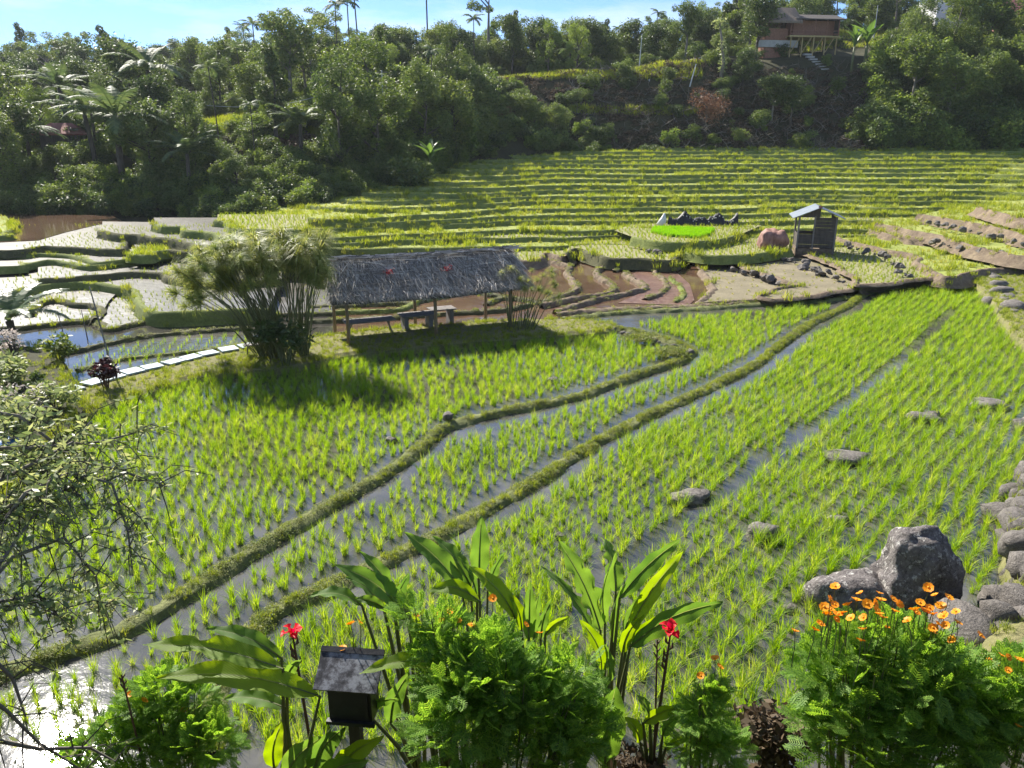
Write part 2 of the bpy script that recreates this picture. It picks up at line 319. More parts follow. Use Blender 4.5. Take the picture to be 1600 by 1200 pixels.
# ---------------------------------------------------------------- terraces: a level surface, a raised lip and a bank below it
LIPS, FIELDS = [], []      # lip polylines and field polygons kept for the planting
def terrace(front, rear, z, hb, surf, bank, step=.35, lip=.10, slope=.35, jit=.10, name='rice_terrace', smooth_rear=False, seed=0, tilt=0.0, dep=8.0):
    if bank is M['bank_brown']: slope, jit = .95, .16
    f = resample(front, step); n = len(f)
    nn = normals2(f)
    jn = np.array([nz(p[0] * .7 + seed, p[1] * .7, 1.3) * jit * 2 + nz(p[0] * 2.7, p[1] * 2.7, seed) * jit for p in f]); f = f + nn * jn[:, None]
    nn = normals2(f); cen = np.mean(np.array([q[:2] for q in rear]), axis=0)
    if np.sum((cen - f[n // 2]) * nn[n // 2]) < 0: inn = -nn
    else: inn = nn
    k = max(2, int(.5 / step)); ker = np.ones(2 * k + 1) / (2 * k + 1)
    inn = np.stack([np.convolve(np.pad(inn[:, c], k, mode='edge'), ker, 'valid') for c in (0, 1)], 1)
    prof = [(-slope * hb - .05, -hb), (-slope * hb * .45, -hb * .5), (-.02, -.02), (.08, lip), (.22, lip * .9), (.38, -.04)]
    V = []
    for o_, dz in prof:
        for i in range(n):
            h = 1 + .5 * nz(f[i, 0] * 1.3, f[i, 1] * 1.3, 5 + seed) if dz > 0 else 1
            wob = .10 * nz(f[i, 0] * 2.1, f[i, 1] * 2.1, dz * 9) if dz < -.05 else 0
            V.append((*(f[i] + inn[i] * (o_ + wob)), z + dz * h))
    F = [(a * n + i, a * n + i + 1, (a + 1) * n + i + 1, (a + 1) * n + i) for a in range(len(prof) - 1) for i in range(n - 1)]
    o = tag(obj(name, np_mesh(name, V, F, bank, True)), kind='structure')
    if tilt:
        a = f + inn * .30; c = a * (1 + dep / np.linalg.norm(a, axis=1))[:, None]; V = np.concatenate([np.c_[a, np.full(n, z)], np.c_[c, np.full(n, z + tilt * dep)]])
        s = obj('paddy_surface', np_mesh('paddy_surface', V, [(i, i + 1, n + i + 1, n + i) for i in range(n - 1)], surf, True), o)
        LIPS.append((f, inn, z, hb, bank.name, surf.name)); FIELDS.append((np.concatenate([a, c[::-1]]), z, surf.name, (a[:, 0] / a[:, 1], np.linalg.norm(a, axis=1), tilt))); return o
    inner = f + inn * .30; rr = [tuple(q[:2]) for q in rear]
    poly = [tuple(q) for q in inner] + rr
    me = bpy.data.meshes.new('paddy_surface'); me.from_pydata([(q[0], q[1], z) for q in poly], [], [tuple(range(len(poly)))]); me.materials.append(surf); me.update()
    if me.polygons[0].normal.z < 0: me.flip_normals()
    s = obj('paddy_surface', me, o)
    LIPS.append((f, inn, z, hb, bank.name, surf.name)); FIELDS.append((np.array(poly), z, surf.name, None))
    return o
def tpx(front_px, rear_px, z, hb, surf, bank, **kw):
    return terrace([at(*p, z) for p in front_px], [at(*p, z) for p in rear_px], z, hb, M[surf], M[bank], **kw)
# the wide near water, level 0
def sheet(name, pts, z, mat):
    me = bpy.data.meshes.new(name); me.from_pydata([(p[0], p[1], z) for p in pts], [], [tuple(range(len(pts)))]); me.materials.append(mat); me.update()
    if me.polygons[0].normal.z < 0: me.flip_normals()
    return tag(obj(name, me), kind='structure')
sheet('water', [(-30, 7.2), (30, 7.2), (34, 30), (36, 49), (8, 49), (4, 36), (-2.0, 33.5), (-16, 31.5), (-34, 31.5)], 0.0, M['w_near'])
sheet('pond_water', [at(*p, .03) for p in [(20, 590), (40, 520), (130, 503), (165, 512), (240, 503), (420, 494), (520, 490), (520, 540), (380, 514), (300, 520), (215, 529), (130, 545)]], .012, M['w_clear'])
sheet('muddy_water', [at(*p, .0) for p in [(420, 540), (520, 528), (640, 515), (860, 498), (1000, 482), (1090, 477), (1110, 455), (1085, 400), (900, 385), (700, 385), (430, 400), (300, 420), (380, 500)]], .006, M['w_brown'])
sheet('red_mud', [at(*p, .0) for p in [(965, 474), (1010, 455), (1008, 446), (985, 430), (1010, 418), (1050, 420), (1078, 445), (1085, 470), (1075, 478)]], .03, M['mud_red'])

# left terraces, from the pond strip up to the forest foot
tpx([(-560, 522), (-40, 516), (60, 510), (130, 503), (150, 506), (170, 515), (235, 503), (290, 497), (400, 495), (520, 490)], [(520, 440), (200, 430), (-560, 430)], .10, .14, 'w_white', 'bank_dark', lip=.07)
tpx([(55, 490), (60, 478), (85, 470), (110, 476), (140, 479), (152, 486), (140, 500)], [(170, 470), (200, 440), (60, 440)], .22, .2, 'w_white', 'bank_dark', step=.2)
tpx([(-560, 470), (-40, 462), (40, 452), (90, 446), (130, 443), (160, 447), (190, 450), (205, 458), (207, 472), (218, 484), (245, 492), (300, 489), (420, 486)], [(440, 425), (60, 420), (-560, 425)], .50, .5, 'w_white', 'bank_green')
tpx([(60, 440), (110, 436), (160, 432), (200, 428), (253, 429), (262, 436), (290, 441), (345, 444), (440, 440)], [(440, 395), (60, 400)], .72, .3, 'w_white', 'bank_dark')
tpx([(-560, 428), (-20, 420), (40, 414), (75, 409), (100, 412), (140, 418), (185, 413), (240, 405), (290, 402), (360, 400), (460, 398)], [(460, 375), (-560, 385)], .90, .3, 'w_white', 'bank_green')
tpx([(-560, 406), (-20, 402), (60, 399), (110, 402), (135, 409), (160, 412), (215, 405), (250, 400), (272, 396)], [(272, 378), (-560, 378)], 1.02, .16, 'w_white', 'bank_green')
tpx([(-560, 398), (-20, 394), (60, 388), (120, 389), (188, 392), (196, 386), (200, 376), (198, 368)], [(180, 352), (60, 346), (-560, 350)], 1.32, .35, 'w_white', 'bank_dark')
tpx([(198, 398), (203, 400), (236, 401), (243, 396), (265, 393)], [(262, 386), (205, 386)], 1.32, .36, 'field_green', 'bank_green', step=.2)
tpx([(205, 390), (250, 392), (300, 396), (360, 392), (470, 388)], [(470, 360), (200, 358)], 1.25, .3, 'w_white', 'bank_dark')
tpx([(150, 362), (168, 365), (186, 368), (215, 369), (240, 373), (275, 377), (296, 382), (304, 386), (360, 386), (470, 384)], [(470, 350), (160, 346)], 1.70, .5, 'w_white', 'bank_dark')
tpx([(238, 352), (255, 356), (280, 356), (288, 362), (330, 366), (342, 372), (385, 375), (480, 376)], [(480, 340), (240, 340)], 2.05, .45, 'w_white', 'bank_green')
tpx([(335, 346), (352, 349), (362, 357), (400, 361), (480, 362)], [(480, 335), (340, 335)], 2.35, .4, 'field_straw', 'bank_green')
sheet('muddy_pond', [at(*p, 1.32) for p in [(-560, 382), (0, 379), (60, 376), (100, 364), (150, 352), (190, 345), (175, 337), (60, 335), (-560, 337)]], 1.345, M['w_brown'])
tpx([(-560, 376), (-30, 372), (10, 364), (26, 356), (28, 348)], [(10, 338), (-560, 338)], 1.55, .25, 'field_green', 'bank_green', step=.2)

# right terraces beside the shed
tpx([(1095, 402), (1098, 425), (1108, 450), (1088, 474), (1130, 476), (1190, 469), (1240, 464)], [(1260, 400), (1150, 385)], .12, .18, 'field_grey', 'bank_brown')
tpx([(1138, 398), (1160, 412), (1195, 428), (1236, 442), (1247, 447), (1218, 453), (1197, 466), (1232, 467), (1300, 456), (1350, 446), (1400, 442)], [(1400, 395), (1300, 370), (1150, 380)], .34, .34, 'field_grey', 'bank_brown')
tpx([(1205, 376), (1245, 393), (1290, 408), (1330, 428), (1343, 440), (1338, 447), (1375, 444), (1420, 438), (1490, 433)], [(1490, 390), (1330, 362), (1200, 362)], .56, .5, 'field_straw', 'bank_brown')
tpx([(1296, 370), (1345, 384), (1405, 397), (1424, 400), (1434, 412), (1456, 428), (1476, 434), (1508, 433), (1545, 424), (1640, 420)], [(1640, 385), (1500, 360), (1340, 350)], .76, .45, 'field_green', 'bank_brown')
tpx([(1335, 350), (1365, 362), (1400, 371), (1442, 377), (1480, 379)], [(1500, 362), (1440, 345)], 1.05, .35, 'field_green', 'bank_brown', step=.25)
tpx([(1370, 350), (1420, 361), (1462, 370), (1495, 380), (1545, 393), (1610, 404), (1760, 415)], [(1760, 362), (1500, 340), (1390, 340)], 1.42, .5, 'field_green', 'bank_brown')
tpx([(1435, 336), (1500, 347), (1560, 358), (1612, 373), (1760, 390)], [(1760, 340), (1500, 322)], 1.95, .5, 'field_green', 'bank_brown')
tpx([(1525, 324), (1600, 343), (1760, 358)], [(1760, 312), (1560, 310)], 2.6, .5, 'field_green', 'bank_brown')
# middle plots of yellow-green rice
tpx([(470, 392), (540, 386), (600, 391), (700, 393), (785, 398), (812, 409), (846, 406), (852, 397), (882, 403), (893, 396)], [(905, 372), (480, 368)], .40, .4, 'field_straw', 'bank_brown')
tpx([(885, 399), (903, 391), (945, 404), (1000, 406), (1048, 409), (1064, 402), (1072, 390)], [(1070, 366), (905, 368)], .62, .55, 'field_straw', 'bank_dark')
tpx([(1068, 396), (1120, 402), (1180, 399), (1240, 392)], [(1240, 358), (1100, 358)], .82, .4, 'field_straw', 'bank_green')
tpx([(985, 372), (1020, 378), (1070, 381), (1120, 377), (1160, 368)], [(1190, 352), (1140, 346), (1000, 346), (960, 360)], 1.2, .45, 'field_straw', 'bank_green')
# the long hillside terraces
rows = [386, 373, 361, 349, 338, 328, 318, 309, 300, 291, 282, 274, 266, 258, 251, 244, 238, 233]; _z, _y = .55, 50.1
lefts = [400, 400, 400, 410, 425, 440, 500, 550, 580, 610, 645, 670, 692, 715, 745, 780, 850, 935]
HILL = []
for k, row in enumerate(rows):
    if k: _z += (.42 + .36 * k / 17) * (rows[k - 1] - row) * _y / FPX; _y = (H - _z) / math.tan(R(PITCH) - math.atan((600 - row) / FPX))
    y0, z = _y, _z; tl, tr = pxt(lefts[k]), .95
    ts = np.linspace(tl, tr, 60); front = []
    for t in ts:
        w = .9 * nz(t * 6.0, k * .55, 2.0) + .6 * nz(t * 17, k * 3.1, 5.0)
        w += .9 * math.tanh(14 * nz(t * 4.3 + 9, k * 1.7, 7.7)) * .5
        w += (5.5 * nz(t * 3.1 + 7.3, k * .05, 1.0) + 2.5 * nz(t * 7.7, k * .09, 4.0)) * min(1, k / 5) - 13 * max(0, .12 - t) * min(1, (k + 3) / 8)
        w += (tr - t) * 0.6 - 0.4 - (4.0 * max(0, (tl + .10 - t) / .10) ** 2) * -1
        y = y0 + w; front.append((t * y, y))
    dep = 8.0
    rear = [(p[0] * (1 + dep / p[1]), p[1] + dep) for p in front[::-6]]
    surf = 'field_green' if k not in (1, 3) else 'field_straw'
    HILL.append((terrace(front, rear, z, .75, M[surf], M['bank_green'], step=.55, lip=.12, slope=.5, jit=.16, seed=k, tilt=.018, dep=8.0 if k < 16 else 20.0), y0, z))

# ---------------------------------------------------------------- bunds between the near paddies
def ridge(name, pts, width, height, mat, z=0.0, step=.12, seed=0.0):
    p = resample(pts, step); n = len(p); nn = normals2(p)
    prof = [(-.62, -.12), (-.5, .30), (-.34, .80), (-.12, 1.0), (.14, 1.02), (.36, .78), (.52, .28), (.64, -.12)]
    V = []
    for a, h in prof:
        for i in range(n):
            w = width * (1 + .45 * nz(p[i, 0] * .9, p[i, 1] * .9, seed)); hh = height * (1 + .3 * nz(p[i, 0] * 1.4, p[i, 1] * 1.4, seed + 4))
            j = .13 * nz(p[i, 0] * 2.6, p[i, 1] * 2.6, a * 3 + seed) * (1 if a > 0 else .8)
            V.append((*(p[i] + nn[i] * (a * w + j)), z + h * hh + .04 * nz(p[i, 0] * 6, p[i, 1] * 6, a * 9)))
    m = len(prof); F = [(a * n + i, a * n + i + 1, (a + 1) * n + i + 1, (a + 1) * n + i) for a in range(m - 1) for i in range(n - 1)]
    tag(obj(name, np_mesh(name, V, F, mat, True)), kind='structure'); return p, nn
B1 = [(-160, 1110), (-60, 1078), (60, 1036), (200, 986), (300, 926), (400, 863), (500, 801), (600, 745), (660, 700), (700, 669), (790, 645), (900, 622), (1000, 587), (1060, 567), (1082, 553), (1062, 540), (1005, 523), (955, 513), (930, 508)]
B2 = [(320, 1185), (332, 1090), (362, 1030), (402, 985), (450, 950), (620, 872), (700, 832), (762, 797), (850, 747), (900, 712), (1000, 657), (1100, 611), (1180, 571), (1212, 545), (1262, 510), (1322, 480), (1365, 456), (1480, 440), (1545, 433)]
W_ = lambda pp, z=0.0: [at(*p, z) for p in pp]
BUNDS = [(*ridge('earth_bund', W_(B1), .36, .13, M['bund'], seed=1), .36, .13), (*ridge('earth_bund', W_(B2), .36, .10, M['bund'], seed=2), .36, .10)]
for i, (pp, w, h, mt) in enumerate([
    ([(845, 476), (890, 462), (903, 452), (894, 441), (886, 427), (891, 419), (870, 413), (852, 405)], .32, .2, 'bank_brown'),
    ([(1008, 470), (1030, 462), (1042, 450), (1036, 438), (1024, 428), (1030, 420)], .28, .14, 'bank_brown'), ([(1055, 474), (1068, 462), (1060, 447), (1046, 436)], .25, .12, 'bank_green'), ([(960, 426), (975, 420), (1010, 415), (1050, 419)], .25, .14, 'bank_brown'),
    ([(845, 482), (900, 470), (950, 463), (960, 455), (954, 447), (936, 436), (931, 428), (940, 422), (955, 418), (955, 411), (945, 406)], .34, .22, 'bank_brown'),
    ([(868, 491), (930, 472), (962, 465), (1005, 455), (1004, 447), (990, 440), (978, 430)], .34, .2, 'bank_brown'),
    ([(480, 484), (570, 479), (640, 476), (690, 466), (740, 460), (800, 470)], .35, .16, 'bank_dark'),
    ([(480, 494), (560, 490), (620, 487), (660, 472), (700, 465)], .35, .16, 'bank_green'),
    ([(480, 506), (600, 500), (680, 494), (780, 488), (830, 478)], .35, .16, 'bank_dark'),
    ([(760, 478), (790, 468), (845, 476)], .35, .16, 'bank_dark'),
    ([(868, 493), (940, 487), (1040, 483), (1140, 478), (1240, 470), (1310, 460)], .5, .15, 'bank_brown'),
    ([(880, 500), (970, 490), (1060, 486), (1180, 478), (1290, 470), (1330, 466)], .45, .12, 'bund'),
    ([(60, 562), (130, 548), (215, 530), (300, 521), (390, 515)], .3, .12, 'bank_dark'),
    ([(120, 580), (190, 563), (250, 556), (320, 549), (390, 536)], .25, .08, 'bund'),
    ([(60, 512), (130, 504), (150, 507), (172, 517), (236, 505), (292, 498), (420, 496)], .3, .14, 'bank_dark'),
]): BUNDS.append((*ridge('earth_bund', W_(pp), w, h, M[mt], seed=10 + i), w, h))
# grassy strips: under the shelter, along the slab path, the left garden bank and the right bank
def mound(name, px, z, mat, hb=.5, step=.3):
    p = resample([at(*q, z) for q in px], step, True); nn = normals2(p, True); n = len(p)
    a = .5 * np.sum(p[:, 0] * np.roll(p[:, 1], -1) - np.roll(p[:, 0], -1) * p[:, 1])
    if a < 0: nn = -nn                       # nn points inwards
    V = []
    for o_, dz in [(-.22 - .3 * max(hb - .5, 0), -hb), (-.10, -.10), (.10, -.01)]:
        for i in range(n): V.append((*(p[i] + nn[i] * (o_ + .08 * nz(p[i, 0] * 2, p[i, 1] * 2, dz))), z + dz))
    F = [(r * n + i, r * n + (i + 1) % n, (r + 1) * n + (i + 1) % n, (r + 1) * n + i) for r in range(2) for i in range(n)]
    b = MB(); b.add(V, F); b.f.append(tuple(2 * n + i for i in range(n))); b.m.append(0)
    o = b.build(name, mat, smooth=False); tag(o, kind='structure'); return p
SHELTER_Z = .30
MOUNDS = [
 (mound('grass_bank', [(400, 572), (480, 562), (560, 548), (700, 533), (860, 521), (945, 514), (950, 503), (870, 497), (700, 505), (600, 512), (500, 524), (430, 532), (385, 545)], SHELTER_Z, M['lane']), SHELTER_Z),
 (mound('grass_bank', [(60, 690), (150, 634), (240, 604), (310, 584), (405, 570), (395, 540), (300, 556), (200, 581), (110, 606), (30, 650)], .24, M['lane']), .24),
 (mound('garden_bank', [(-260, 560), (-60, 535), (70, 545), (112, 605), (120, 640), (60, 700), (0, 770), (-160, 900), (-420, 900)], .42, M['hill']), .42),
 (mound('stone_bank', [(1535, 428), (1562, 470), (1590, 512), (1640, 540), (1760, 560), (1960, 560), (1900, 440), (1640, 410)], .55, M['lane'], .7), .55),
 (mound('stone_bank', [(1625, 745), (1604, 800), (1598, 870), (1600, 950), (1545, 1010), (1570, 1080), (1900, 1080), (2100, 760), (1760, 720)], .6, M['lane'], .75), .6),
]
# ---------------------------------------------------------------- scattering of uncountable growth
def scatter(name, pts, rot, scl, protos, label, cat=None, tilt=None):
    n = len(pts); pts = np.asarray(pts, np.float32)
    me = bpy.data.meshes.new(name); me.vertices.add(n); me.vertices.foreach_set('co', pts.ravel())
    for an, av in (('rotz', rot), ('scl', scl), ('tlt', tilt if tilt is not None else rng.normal(0, .08, n))):
        a = me.attributes.new(an, 'FLOAT', 'POINT'); a.data.foreach_set('value', np.asarray(av, np.float32))
    a = me.attributes.new('idx', 'INT', 'POINT'); a.data.foreach_set('value', rng.integers(0, len(protos), n).astype(np.int32)); me.update()
    pc = bpy.data.collections.new('source_' + name)
    for i, q in enumerate(protos):
        o = bpy.data.objects.new('%s_%02d' % (name, i), q); pc.objects.link(o)
    ng = bpy.data.node_groups.new('scatter_' + name, 'GeometryNodeTree')
    ng.interface.new_socket('Geometry', in_out='INPUT', socket_type='NodeSocketGeometry'); ng.interface.new_socket('Geometry', in_out='OUTPUT', socket_type='NodeSocketGeometry')
    G = lambda t: ng.nodes.new(t); L = ng.links.new
    gi, go, ip, ci = G('NodeGroupInput'), G('NodeGroupOutput'), G('GeometryNodeInstanceOnPoints'), G('GeometryNodeCollectionInfo')
    ci.inputs['Collection'].default_value = pc; ci.inputs['Separate Children'].default_value = True; ci.inputs['Reset Children'].default_value = True
    def na(nm, ty):
        q = G('GeometryNodeInputNamedAttribute'); q.data_type = ty; q.inputs['Name'].default_value = nm; return q.outputs['Attribute']
    cx = G('ShaderNodeCombineXYZ'); L(na('tlt', 'FLOAT'), cx.inputs[0]); L(na('rotz', 'FLOAT'), cx.inputs[2])
    L(gi.outputs[0], ip.inputs['Points']); L(ci.outputs[0], ip.inputs['Instance']); ip.inputs['Pick Instance'].default_value = True
    L(na('idx', 'INT'), ip.inputs['Instance Index']); L(cx.outputs[0], ip.inputs['Rotation']); L(na('scl', 'FLOAT'), ip.inputs['Scale']); L(ip.outputs[0], go.inputs[0])
    o = obj(name, me); md = o.modifiers.new('scatter', 'NODES'); md.node_group = ng
    return tag(o, label, cat, kind='stuff')

def tuft_mesh(name, n, h, spread, w, mat, seed, segs=3, base=.03, droop=.5):
    r = random.Random(seed); b = MB()
    for _ in range(n):
        a = r.uniform(0, 6.283); L = h * r.uniform(.6, 1.08); out = spread * r.uniform(.15, 1.0) * L; ww = w * r.uniform(.7, 1.2)
        ca, sa = math.cos(a), math.sin(a); bx, by = base * r.uniform(-1, 1), base * r.uniform(-1, 1); tw = r.uniform(-.8, .8)
        px_, py_ = -math.sin(a + tw), math.cos(a + tw); V = []
        for i in range(segs + 1):
            t = i / segs; o = out * t ** 1.7; z = L * (t - droop * .35 * (out / L) * t ** 3); k = ww * (1 - t) ** .6 * (.6 + .8 * t if t < .5 else 1) / 2
            c = (bx + ca * o, by + sa * o, z - .02)
            if i < segs: V += [(c[0] - px_ * k, c[1] - py_ * k, c[2]), (c[0] + px_ * k, c[1] + py_ * k, c[2])]
            else: V.append(c)
        F = [(2 * i, 2 * i + 1, 2 * i + 3, 2 * i + 2) for i in range(segs - 1)] + [(2 * segs - 2, 2 * segs - 1, 2 * segs)]
        b.add(V, F)
    return b.mesh(name, mat)
RICE = [tuft_mesh('rice_tuft', 44, .36, .78, .0100, M['rice'], 100 + i, 4, .035, .9) for i in range(6)]
RICE_S = [tuft_mesh('rice_sprig', 13, .33, .5, .012, M['rice'], 200 + i, 3, .02, .8) for i in range(4)]
RFAR = [tuft_mesh('rice_far', 12, .34, .55, .03, M['rice_far'], 300 + i, 2, .05) for i in range(4)]
STUB = [tuft_mesh('stubble', 9, .16, .7, .03, M['stubble'], 400 + i, 2, .06) for i in range(4)]
GRASS = [tuft_mesh('grass_tuft', 22, .24, .9, .016, M['grass'], 500 + i, 3, .10) for i in range(5)]
GFAR = [tuft_mesh('grass_far', 20, .42, .8, .045, M['grass'], 600 + i, 2, .22) for i in range(5)]
def weed_mesh(seed, mat, n=60, rad=.16, h=.12, s=.022):
    r = random.Random(seed); b = MB()
    for _ in range(n):
        a, q = r.uniform(0, 6.283), rad * math.sqrt(r.random()); c = Vector((q * math.cos(a), q * math.sin(a), h * r.uniform(.1, 1) * (1 - .5 * (q / rad) ** 2)))
        u = Vector((r.gauss(0, 1), r.gauss(0, 1), r.gauss(0, .5))).normalized(); v = u.cross(Vector((r.gauss(0, .6), r.gauss(0, .6), 1))).normalized(); k = s * r.uniform(.6, 1.4)
        b.add([c - u * k, c - v * k * .5, c + u * k, c + v * k * .5], [(0, 1, 2, 3)])
    return b.mesh('weed', mat)
WEED = [weed_mesh(i, M['weed']) for i in range(4)] + [weed_mesh(9, M['grass'])]

# ---------------------------------------------------------------- the near rice, planted in rows
FA = W_([(-190, 1092), (0, 1040), (200, 972), (300, 912), (400, 850), (500, 789), (600, 733), (660, 688), (700, 656), (790, 633), (900, 611), (1000, 575), (1052, 556), (1040, 546), (1000, 536), (940, 522), (860, 529), (700, 541), (560, 557), (480, 571), (400, 580), (310, 595), (240, 615), (160, 645), (60, 706), (0, 780), (-150, 905)])
FB = W_([(-80, 1185), (-80, 1108), (60, 1058), (210, 1004), (310, 944), (410, 880), (510, 816), (610, 761), (670, 716), (710, 686), (795, 661), (905, 636), (1005, 600), (1075, 576), (1097, 553), (1072, 535), (1005, 514), (985, 506), (1150, 490), (1290, 480), (1312, 478), (1255, 502), (1202, 537), (1168, 562), (1088, 601), (990, 645), (890, 700), (840, 737), (750, 786), (690, 818), (610, 858), (450, 934), (370, 990), (310, 1080), (300, 1190)])
FC = W_([(340, 1190), (360, 1090), (400, 1010), (470, 962), (620, 892), (700, 850), (772, 812), (862, 760), (912, 726), (1012, 669), (1112, 624), (1194, 584), (1224, 558), (1274, 522), (1332, 493), (1372, 468), (1480, 450), (1528, 444), (1553, 480), (1582, 530), (1640, 556), (1760, 580), (1800, 700), (1640, 730), (1598, 775), (1568, 850), (1570, 950), (1520, 1015), (1400, 1180), (900, 1195)])
FS = W_([(100, 602), (200, 575), (390, 538), (395, 520), (300, 527), (190, 542), (110, 563)])
TRENCH = W_([(1490, 485), (1400, 570), (1200, 720), (1050, 830), (950, 900), (900, 935)])
def rows_in(poly, ang, a, b, jit, edge=.12):
    poly = np.array(poly); c = poly.mean(0); ext = np.abs(poly - c).max() * 1.5; u = np.array([math.cos(ang), math.sin(ang)]); v = np.array([-u[1], u[0]])
    ii, jj = np.meshgrid(np.arange(-ext, ext, a), np.arange(-ext, ext, b)); off = (np.round(jj / b).astype(int) % 2) * a * .35
    p = c + (ii + off).reshape(-1, 1) * u + jj.reshape(-1, 1) * v
    wob = np.array([[nz(q[0] * .35, q[1] * .35, 1), nz(q[0] * .35, q[1] * .35, 6)] for q in p[inside(poly, p)]]); p = p[inside(poly, p)]
    p = p + wob * .16 + rng.normal(0, jit, p.shape); p = p[inside(poly, p)]
    cl = list(map(tuple, poly)) + [tuple(poly[0])]
    return p[dist_poly(cl, p) > edge]
d = np.array(TRENCH[3]) - np.array(TRENCH[0]); ang_c = math.atan2(d[1], d[0])
pc_ = rows_in(FC, ang_c, .23, .30, .035); td = dist_poly(TRENCH, pc_)
near_t = np.clip((pc_[:, 1] - 10) / 22, 0, 1); pc_ = pc_[td > .15 + .09 * near_t]
pa_ = rows_in(FA, R(97), .255, .26, .055); pb_ = rows_in(FB, ang_c + .05, .255, .28, .05); ps_ = rows_in(FS, R(100), .27, .42, .03)
ROCKS = [(1447, 658, 40, 16, 'pale flat-topped'), (1545, 635, 46, 13, 'low pale slab-like'), (1320, 718, 54, 12, 'wide flat'), (1077, 780, 48, 15, 'dark-edged grey'), (1194, 838, 38, 20, 'small pale pointed'), (1308, 815, 22, 10, 'tiny white'), (1603, 668, 34, 16, 'grey half-hidden'), (1232, 955, 20, 10, 'little white'), (864, 597, 15, 8, 'small dark'), (700, 664, 14, 9, 'small upright'), (611, 690, 14, 8, 'tiny dark'), (875, 840, 16, 7, 'little wet')]
for rx, ry, rw, rh, _ in ROCKS:
    q = np.array(at(rx, ry)); pc_ = pc_[np.linalg.norm(pc_ - q, axis=1) > rw / 1202 * q[1] * .5]; pa_ = pa_[np.linalg.norm(pa_ - q, axis=1) > .2]
for bx_, by_, br_ in ((1420, 935, 1.0), (1325, 940, .75)):
    q = np.array(at(bx_, by_)); pc_ = pc_[np.linalg.norm(pc_ - q, axis=1) > br_]
rice = np.concatenate([pa_, pb_, pc_]); area = np.concatenate([np.zeros(len(pa_)), np.ones(len(pb_)), np.full(len(pc_), 2)])
keep = rng.random(len(rice)) > .05; rice, area = rice[keep], area[keep]
# vigour: thinner at the near left, lusher in the right paddy
vig = np.clip(.98 + .20 * np.array([nz(q[0] * .25, q[1] * .25, 3) for q in rice]) - .10 * np.clip((-rice[:, 0] - 1) / 6, 0, 1) * np.clip((20 - rice[:, 1]) / 8, 0, 1), .6, 1.3)
vig = vig * np.where(area == 2, 1.06, .93) * rng.uniform(.70, 1.28, len(rice)) * 1.17
# the largest 300 that the picture shows stand as things of their own
dx, dy = rice[:, 0], rice[:, 1]; dpt = dy * _c + H * _s; ppx = 800 + FPX * dx / dpt; ppy = 600 + FPX * (H * _c - dy * _s) / dpt
hid = (ppy > 1010) | (ppx < -10) | (ppx > 1610) | ((ppy > 800) & (ppx > 470) & (ppx < 1110)) | ((ppy > 930) & (ppx > 240) & (ppx < 640)) | ((ppx > 1250) & (ppy > 880)) | ((ppx < 230) & (ppy > 640))
score = np.where(hid, 0, vig / np.hypot(dy, H)); order = np.argsort(-score)[:300]
big = np.zeros(len(rice), bool); big[order] = True
FN = {0: ('bright green rice tuft standing in the wide paddy before the thatched shelter', 'rice tufts before the shelter'),
      1: ('green rice tuft in the narrow flooded strip between the two grassy bunds', 'rice tufts between the bunds'),
      2: ('lush green rice tuft in the paddy around the big upright boulder', 'rice tufts around the boulder')}
for i in order:
    o = obj('rice_tuft', RICE[int(rng.integers(0, 6))]); o.location = (rice[i, 0], rice[i, 1], -.02); s = float(vig[i]); o.scale = (s, s, s)
    o.rotation_euler = (rng.normal(0, .06), rng.normal(0, .06), rng.uniform(0, 6.28)); l, g = FN[int(area[i])]; tag(o, l, 'rice', g)
rest = rice[~big]; rv = vig[~big]; n = len(rest)
scatter('rice_plants', np.c_[rest, np.full(n, -.02)], rng.uniform(0, 6.28, n), rv, RICE, 'rows of young bright green rice filling the flooded near paddies', 'rice')
n = len(ps_); scatter('rice_sprigs', np.c_[ps_, np.full(n, -.02)], rng.uniform(0, 6.28, n), rng.uniform(.7, 1.1, n), RICE_S, 'thin rows of rice sprigs in the small paddy beside the slab path', 'rice')
